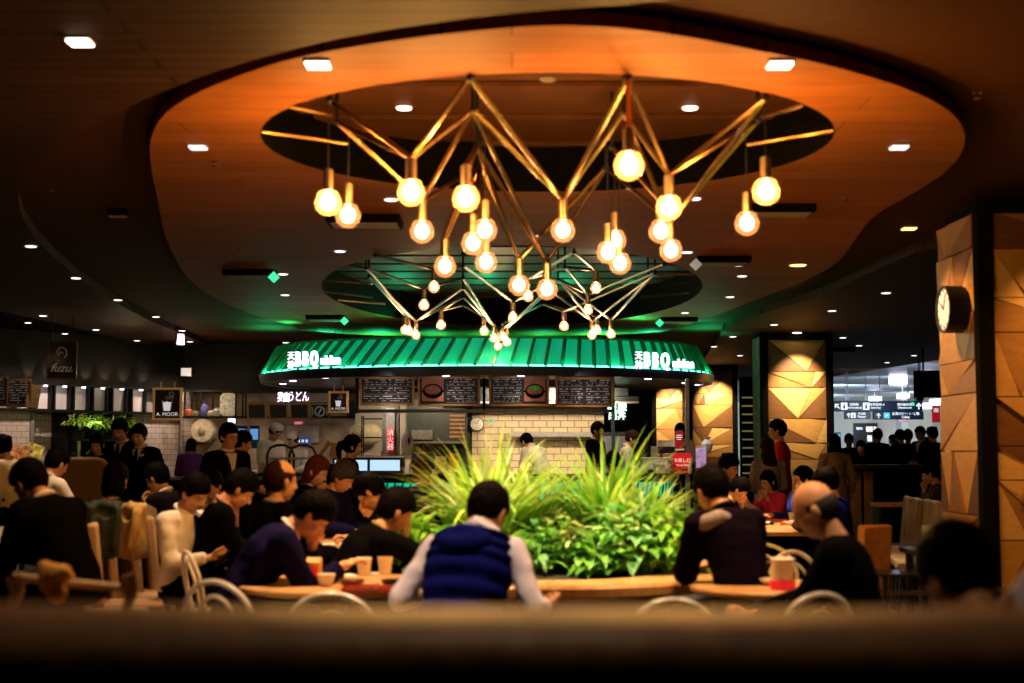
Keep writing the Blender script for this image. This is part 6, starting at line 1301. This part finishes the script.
# ---- left diners
A = person('large man in a black suit hunched left over a white paper at the left edge', 30, 484, 8.6, 62, lean=34, pitch=40, top=CB, outer='jacket', shirt=CW, arms=('tablein', 'tablein'), near=True, s=1.12)
held('newspaper', 'white folded paper in the hands of the hunched man at the left edge', 'paper', A, -1, lambda b: (b.box((0, 0, 0), (.20, .008, .20), rx=-.5), b.box((0, -.012, .01), (.19, .004, .18), rx=-.5)), [NAP], (0, .1, .06), (0, 0, .2))
A = person('man in a white shirt turned away at the booth behind the hunched man', 57, 464, 12.4, -38, lean=16, pitch=28, top=CW, arms=('table', 'table'), s=1.02)
A = person('woman in a white top with tied hair at the left edge beside the food posters', 2, 448, 14.0, 75, pose='stand', lean=6, pitch=22, top=CBG, hair='bun', sex='f', arms=('front', 'front'), s=.93, skin=SKINP)
A = person('dark-haired person in black seen from behind with a coat over the chair', 116, 481, 10.6, -12, lean=10, pitch=10, top=CB, hair='bob', arms=('table', 'table'), s=1.02, sex='f')
A = person('man in a charcoal waistcoat and white sleeves holding his hand to his mouth', 157, 479, 12.0, 72, lean=14, pitch=26, top=CW, outer='waistcoat', arms=('chin', 'chin'), hands=('grip', 'grip'), s=1.02)
A = person('person in a dusty pink top mostly hidden behind the man reading his phone', 212, 486, 12.6, 150, lean=8, pitch=22, top=CPS, arms=('table', 'table'))
A = person('waitress in black looking down in front of the plant shelf', 97, 445, 16.4, 178, pose='stand', lean=3, pitch=24, top=CB, hair='bob', sex='f', arms=('front', 'front'), s=.93)
A = person('tall waiter in a dark suit with a grey tie, middle of the three standing staff', 120, 431, 16.6, 172, pose='stand', lean=2, pitch=20, top=CST, outer='jacket', shirt=CW, tie=CST, hair='bushy', arms=('front', 'front'), s=1.03)
A = person('waiter in a dark suit with white pocket square, rightmost of the three standing staff', 139, 436, 16.2, 168, pose='stand', lean=2, pitch=14, top=CB, outer='jacket', shirt=CW, tie=CB, arms=('down', 'down'), s=1.0, skin=SKINP)
r, w_, AJ, Hd, sc, WM_ = A; b = MB(); b.box((0, 0, 0), (.05, .012, .025), ry=.3); b.box((.01, 0, .01), (.02, .012, .025), ry=-.5); o = b.build('pocket_square', [CW], r); o.location = sc(Vector((-.085, .155, .40)))
A = person('standing man with glasses and open white shirt left of the white-capped cook', 229, 437, 13.8, -140, pose='stand', lean=2, pitch=6, yaw=10, top=CB, outer='jacket', shirt=CW, arms=('front', 'down'), s=1.0, glasses=True)
A = person('dark-clad person standing just behind the man with glasses', 243, 443, 15.6, -70, pose='stand', lean=3, pitch=15, top=CB, outer='jacket', arms=('front', 'front'), s=.97)
A = person('kitchen worker in purple with a pink collar under the cream drum', 191, 447, 22.6, 5, pose='stand', lean=14, pitch=25, top=CPU, collar=CPK, hair='bob', sex='f', arms=('front', 'front'), s=.95)
A = person('cook in a white cap and white jacket working in the left stall kitchen', 275, 433, 22.9, -135, pose='stand', lean=14, pitch=35, top=CW, hat=CW, arms=('front', 'front'), s=1.06)
A = person('second cook in white with a dark band half hidden behind the white-capped cook', 293, 441, 23.8, 150, pose='stand', lean=10, pitch=30, top=CW, hat=CW, arms=('front', 'front'), s=1.0)
# ---- kiosk staff
A = person('cook in a beige jacket bending at the register, seen from behind', 423, 452, 22.6, 10, pose='stand', lean=20, pitch=25, top=CBG, hm=HBR, arms=('front', 'front'), s=.93)
A = person('cook in a beige jacket stooping left under the steel shelf', 527, 442, 22.9, 42, pose='stand', lean=40, pitch=42, top=CBG, arms=('front', 'front'), s=1.04)
A = person('dark-clad man standing by the right kiosk post facing right', 598, 431, 21.9, -120, pose='stand', lean=3, pitch=12, top=CST, outer='jacket', shirt=CTN, arms=('front', 'front'), s=1.03)
A = person('brown-haired cook in beige looking right beside the counter cartons', 632, 439, 22.3, -100, pose='stand', lean=6, pitch=26, top=CBG, hm=HBR, arms=('front', 'front'), s=.99, hair='short')
A = person('woman behind the dark red menu card at the right end of the counter', 680, 432, 22.2, 170, pose='stand', lean=5, pitch=18, top=CBG, hair='bob', sex='f', arms=('front', 'front'), s=.99)
# ---- right diners
A = person('man with thick dark hair in a white shirt left of the family table', 729, 468, 14.9, -128, lean=8, pitch=16, top=CW, hair='bushy', arms=('table', 'table'), s=1.02)
A = person('boy with a yellow collar bowing over his rice at the family table', 739, 490, 13.4, -105, lean=22, pitch=44, top=CNV, collar=CYL, arms=('mouth', 'tablein'), s=.90)
A = person('girl in a bright pink sweater lifting food to her mouth at the family table', 768, 482, 15.4, 125, lean=10, pitch=22, top=CPK, hair='bob', sex='f', arms=('chin', 'chin'), hands=('grip', 'grip'), s=.90, skin=SKINP)
A = person('long-haired woman in a grey sweater seen from behind the family table', 767, 449, 16.6, 10, pose='stand', lean=3, pitch=8, top=CG, hair='long', hm=HBR, sex='f', arms=('front', 'front'), s=.95)
A = person('standing man with glasses in a red jacket before the middle pillar', 777, 431, 17.8, 78, pose='stand', lean=2, pitch=4, top=CR, outer='jacket', arms=('down', 'front'), s=1.04, glasses=True)
A = person('woman in a blue top drinking from a white cup right of the family table', 803, 480, 14.2, 100, lean=6, pitch=8, top=CBL, hair='bob', sex='f', arms=('mouth', 'table'), hands=('grip', 'relax'), s=.98)
held('white_mug', 'white mug at the lips of the woman in the blue top', 'cup', A, -1, lambda b: b.lathe([(.025, -.045), (.038, .045), (.003, .045)], 16), [CUPM], (0, .08, -.04), (0, R(50), 0))
A = person('dark-haired person in navy sitting behind the bald man with glasses', 826, 484, 12.6, 60, lean=12, pitch=20, top=CNV, hair='bushy', arms=('table', 'table'))
A = person('person in a tan padded coat seen from behind right of the middle pillar', 834, 444, 19.6, 8, pose='stand', lean=3, pitch=4, top=CTN, outer='coat', hair='bob', arms=('down', 'down'), s=.99, sex='f', coatlong=True)
A = person('person in a black and white patterned top near the row of high-backed chairs', 930, 474, 17.2, 70, lean=8, pitch=22, top=CPT, arms=('chin', 'table'), s=1.0)
# ---- travellers beyond the partition
for px, py, d, f_, tp, hs, sx, lb, kw in ((849, 441, 27, 170, CB, 'short', 'm', 'dark traveller at the left of the concourse beside the information board', {}), (878, 436, 26.5, -30, CB, 'short', 'm', 'dark traveller standing right of the black information board', {}),
        (900, 437, 26.2, 20, CST, 'short', 'm', 'dark traveller from behind, left of the pair in the concourse', {}), (908, 437, 27, -20, CN, 'bushy', 'm', 'navy clad traveller from behind, right of the pair in the concourse', {}),
        (893, 441, 31, 100, CW, 'bob', 'f', 'woman traveller in white facing left in the concourse', {}), (920, 434, 26, 120, CN, 'short', 'm', 'traveller in a blue suit and pale shirt near the clock pillar', {'shirt': CP, 'outer': 'jacket'}),
        (932, 435, 25.4, 30, CB, 'bushy', 'm', 'dark traveller from behind beside the clock pillar edge', {}), (861, 448, 24.5, 150, CB, 'short', 'm', 'dark traveller bending at the partition below the information board', {'lean': 25}), (926, 444, 29, -60, CPS, 'short', 'f', 'small traveller in dusty pink between the two men by the clock pillar', {})):
    kw = dict(kw); ln = kw.pop('lean', 3); person(lb, px, py, d, f_, pose='stand', lean=ln, pitch=10, top=tp, hair=hs, sex=sx, arms=('front', 'front'), s=1.0 if ln < 5 else .95, **kw)
# coats and bags
g = MB(); g.box((0, 0, 0), (.20, .07, .36)); g.box((.02, -.05, -.04), (.14, .04, .26), ry=.12); g.cap((-.08, -.05, .14), (-.10, -.07, -.16), .035, .028); g.cap((.09, -.05, .14), (.07, -.08, -.10), .035, .03); g.ell((0, 0, .17), (.12, .06, .035)); r_ = remesh(g, .014, 2); r_.v = [tuple(Vector(v) + noise.noise_vector(Vector((v[0] * 22, v[1] * 22, v[2] * 5))) * .024) for v in r_.v]
o = r_.build('draped_coat', [mat('mustard_coat', (.42, .26, .09), .8, bump=.3)], None, 'all'); o.location = at(132, 532, 9.75); o.rotation_euler.z = -.5; tag(o, 'mustard coat draped over the chair behind the dark-haired person in black', 'coat')
o = r_.build('draped_coat', [mat('olive_coat', (.010, .016, .005), .8, bump=.3)], None, 'all'); o.location = at(103, 530, 9.45); o.rotation_euler.z = .3; tag(o, 'dark olive coat hanging left of the mustard coat', 'coat')
def support_stool(x, y): pass
plank_chair('tan high-backed chair under the mustard coat', 131, 512, 10.05, -R(60), w_=.34); plank_chair('tan high-backed chair under the dark olive coat', 107, 524, 9.75, -R(60), w_=.34)
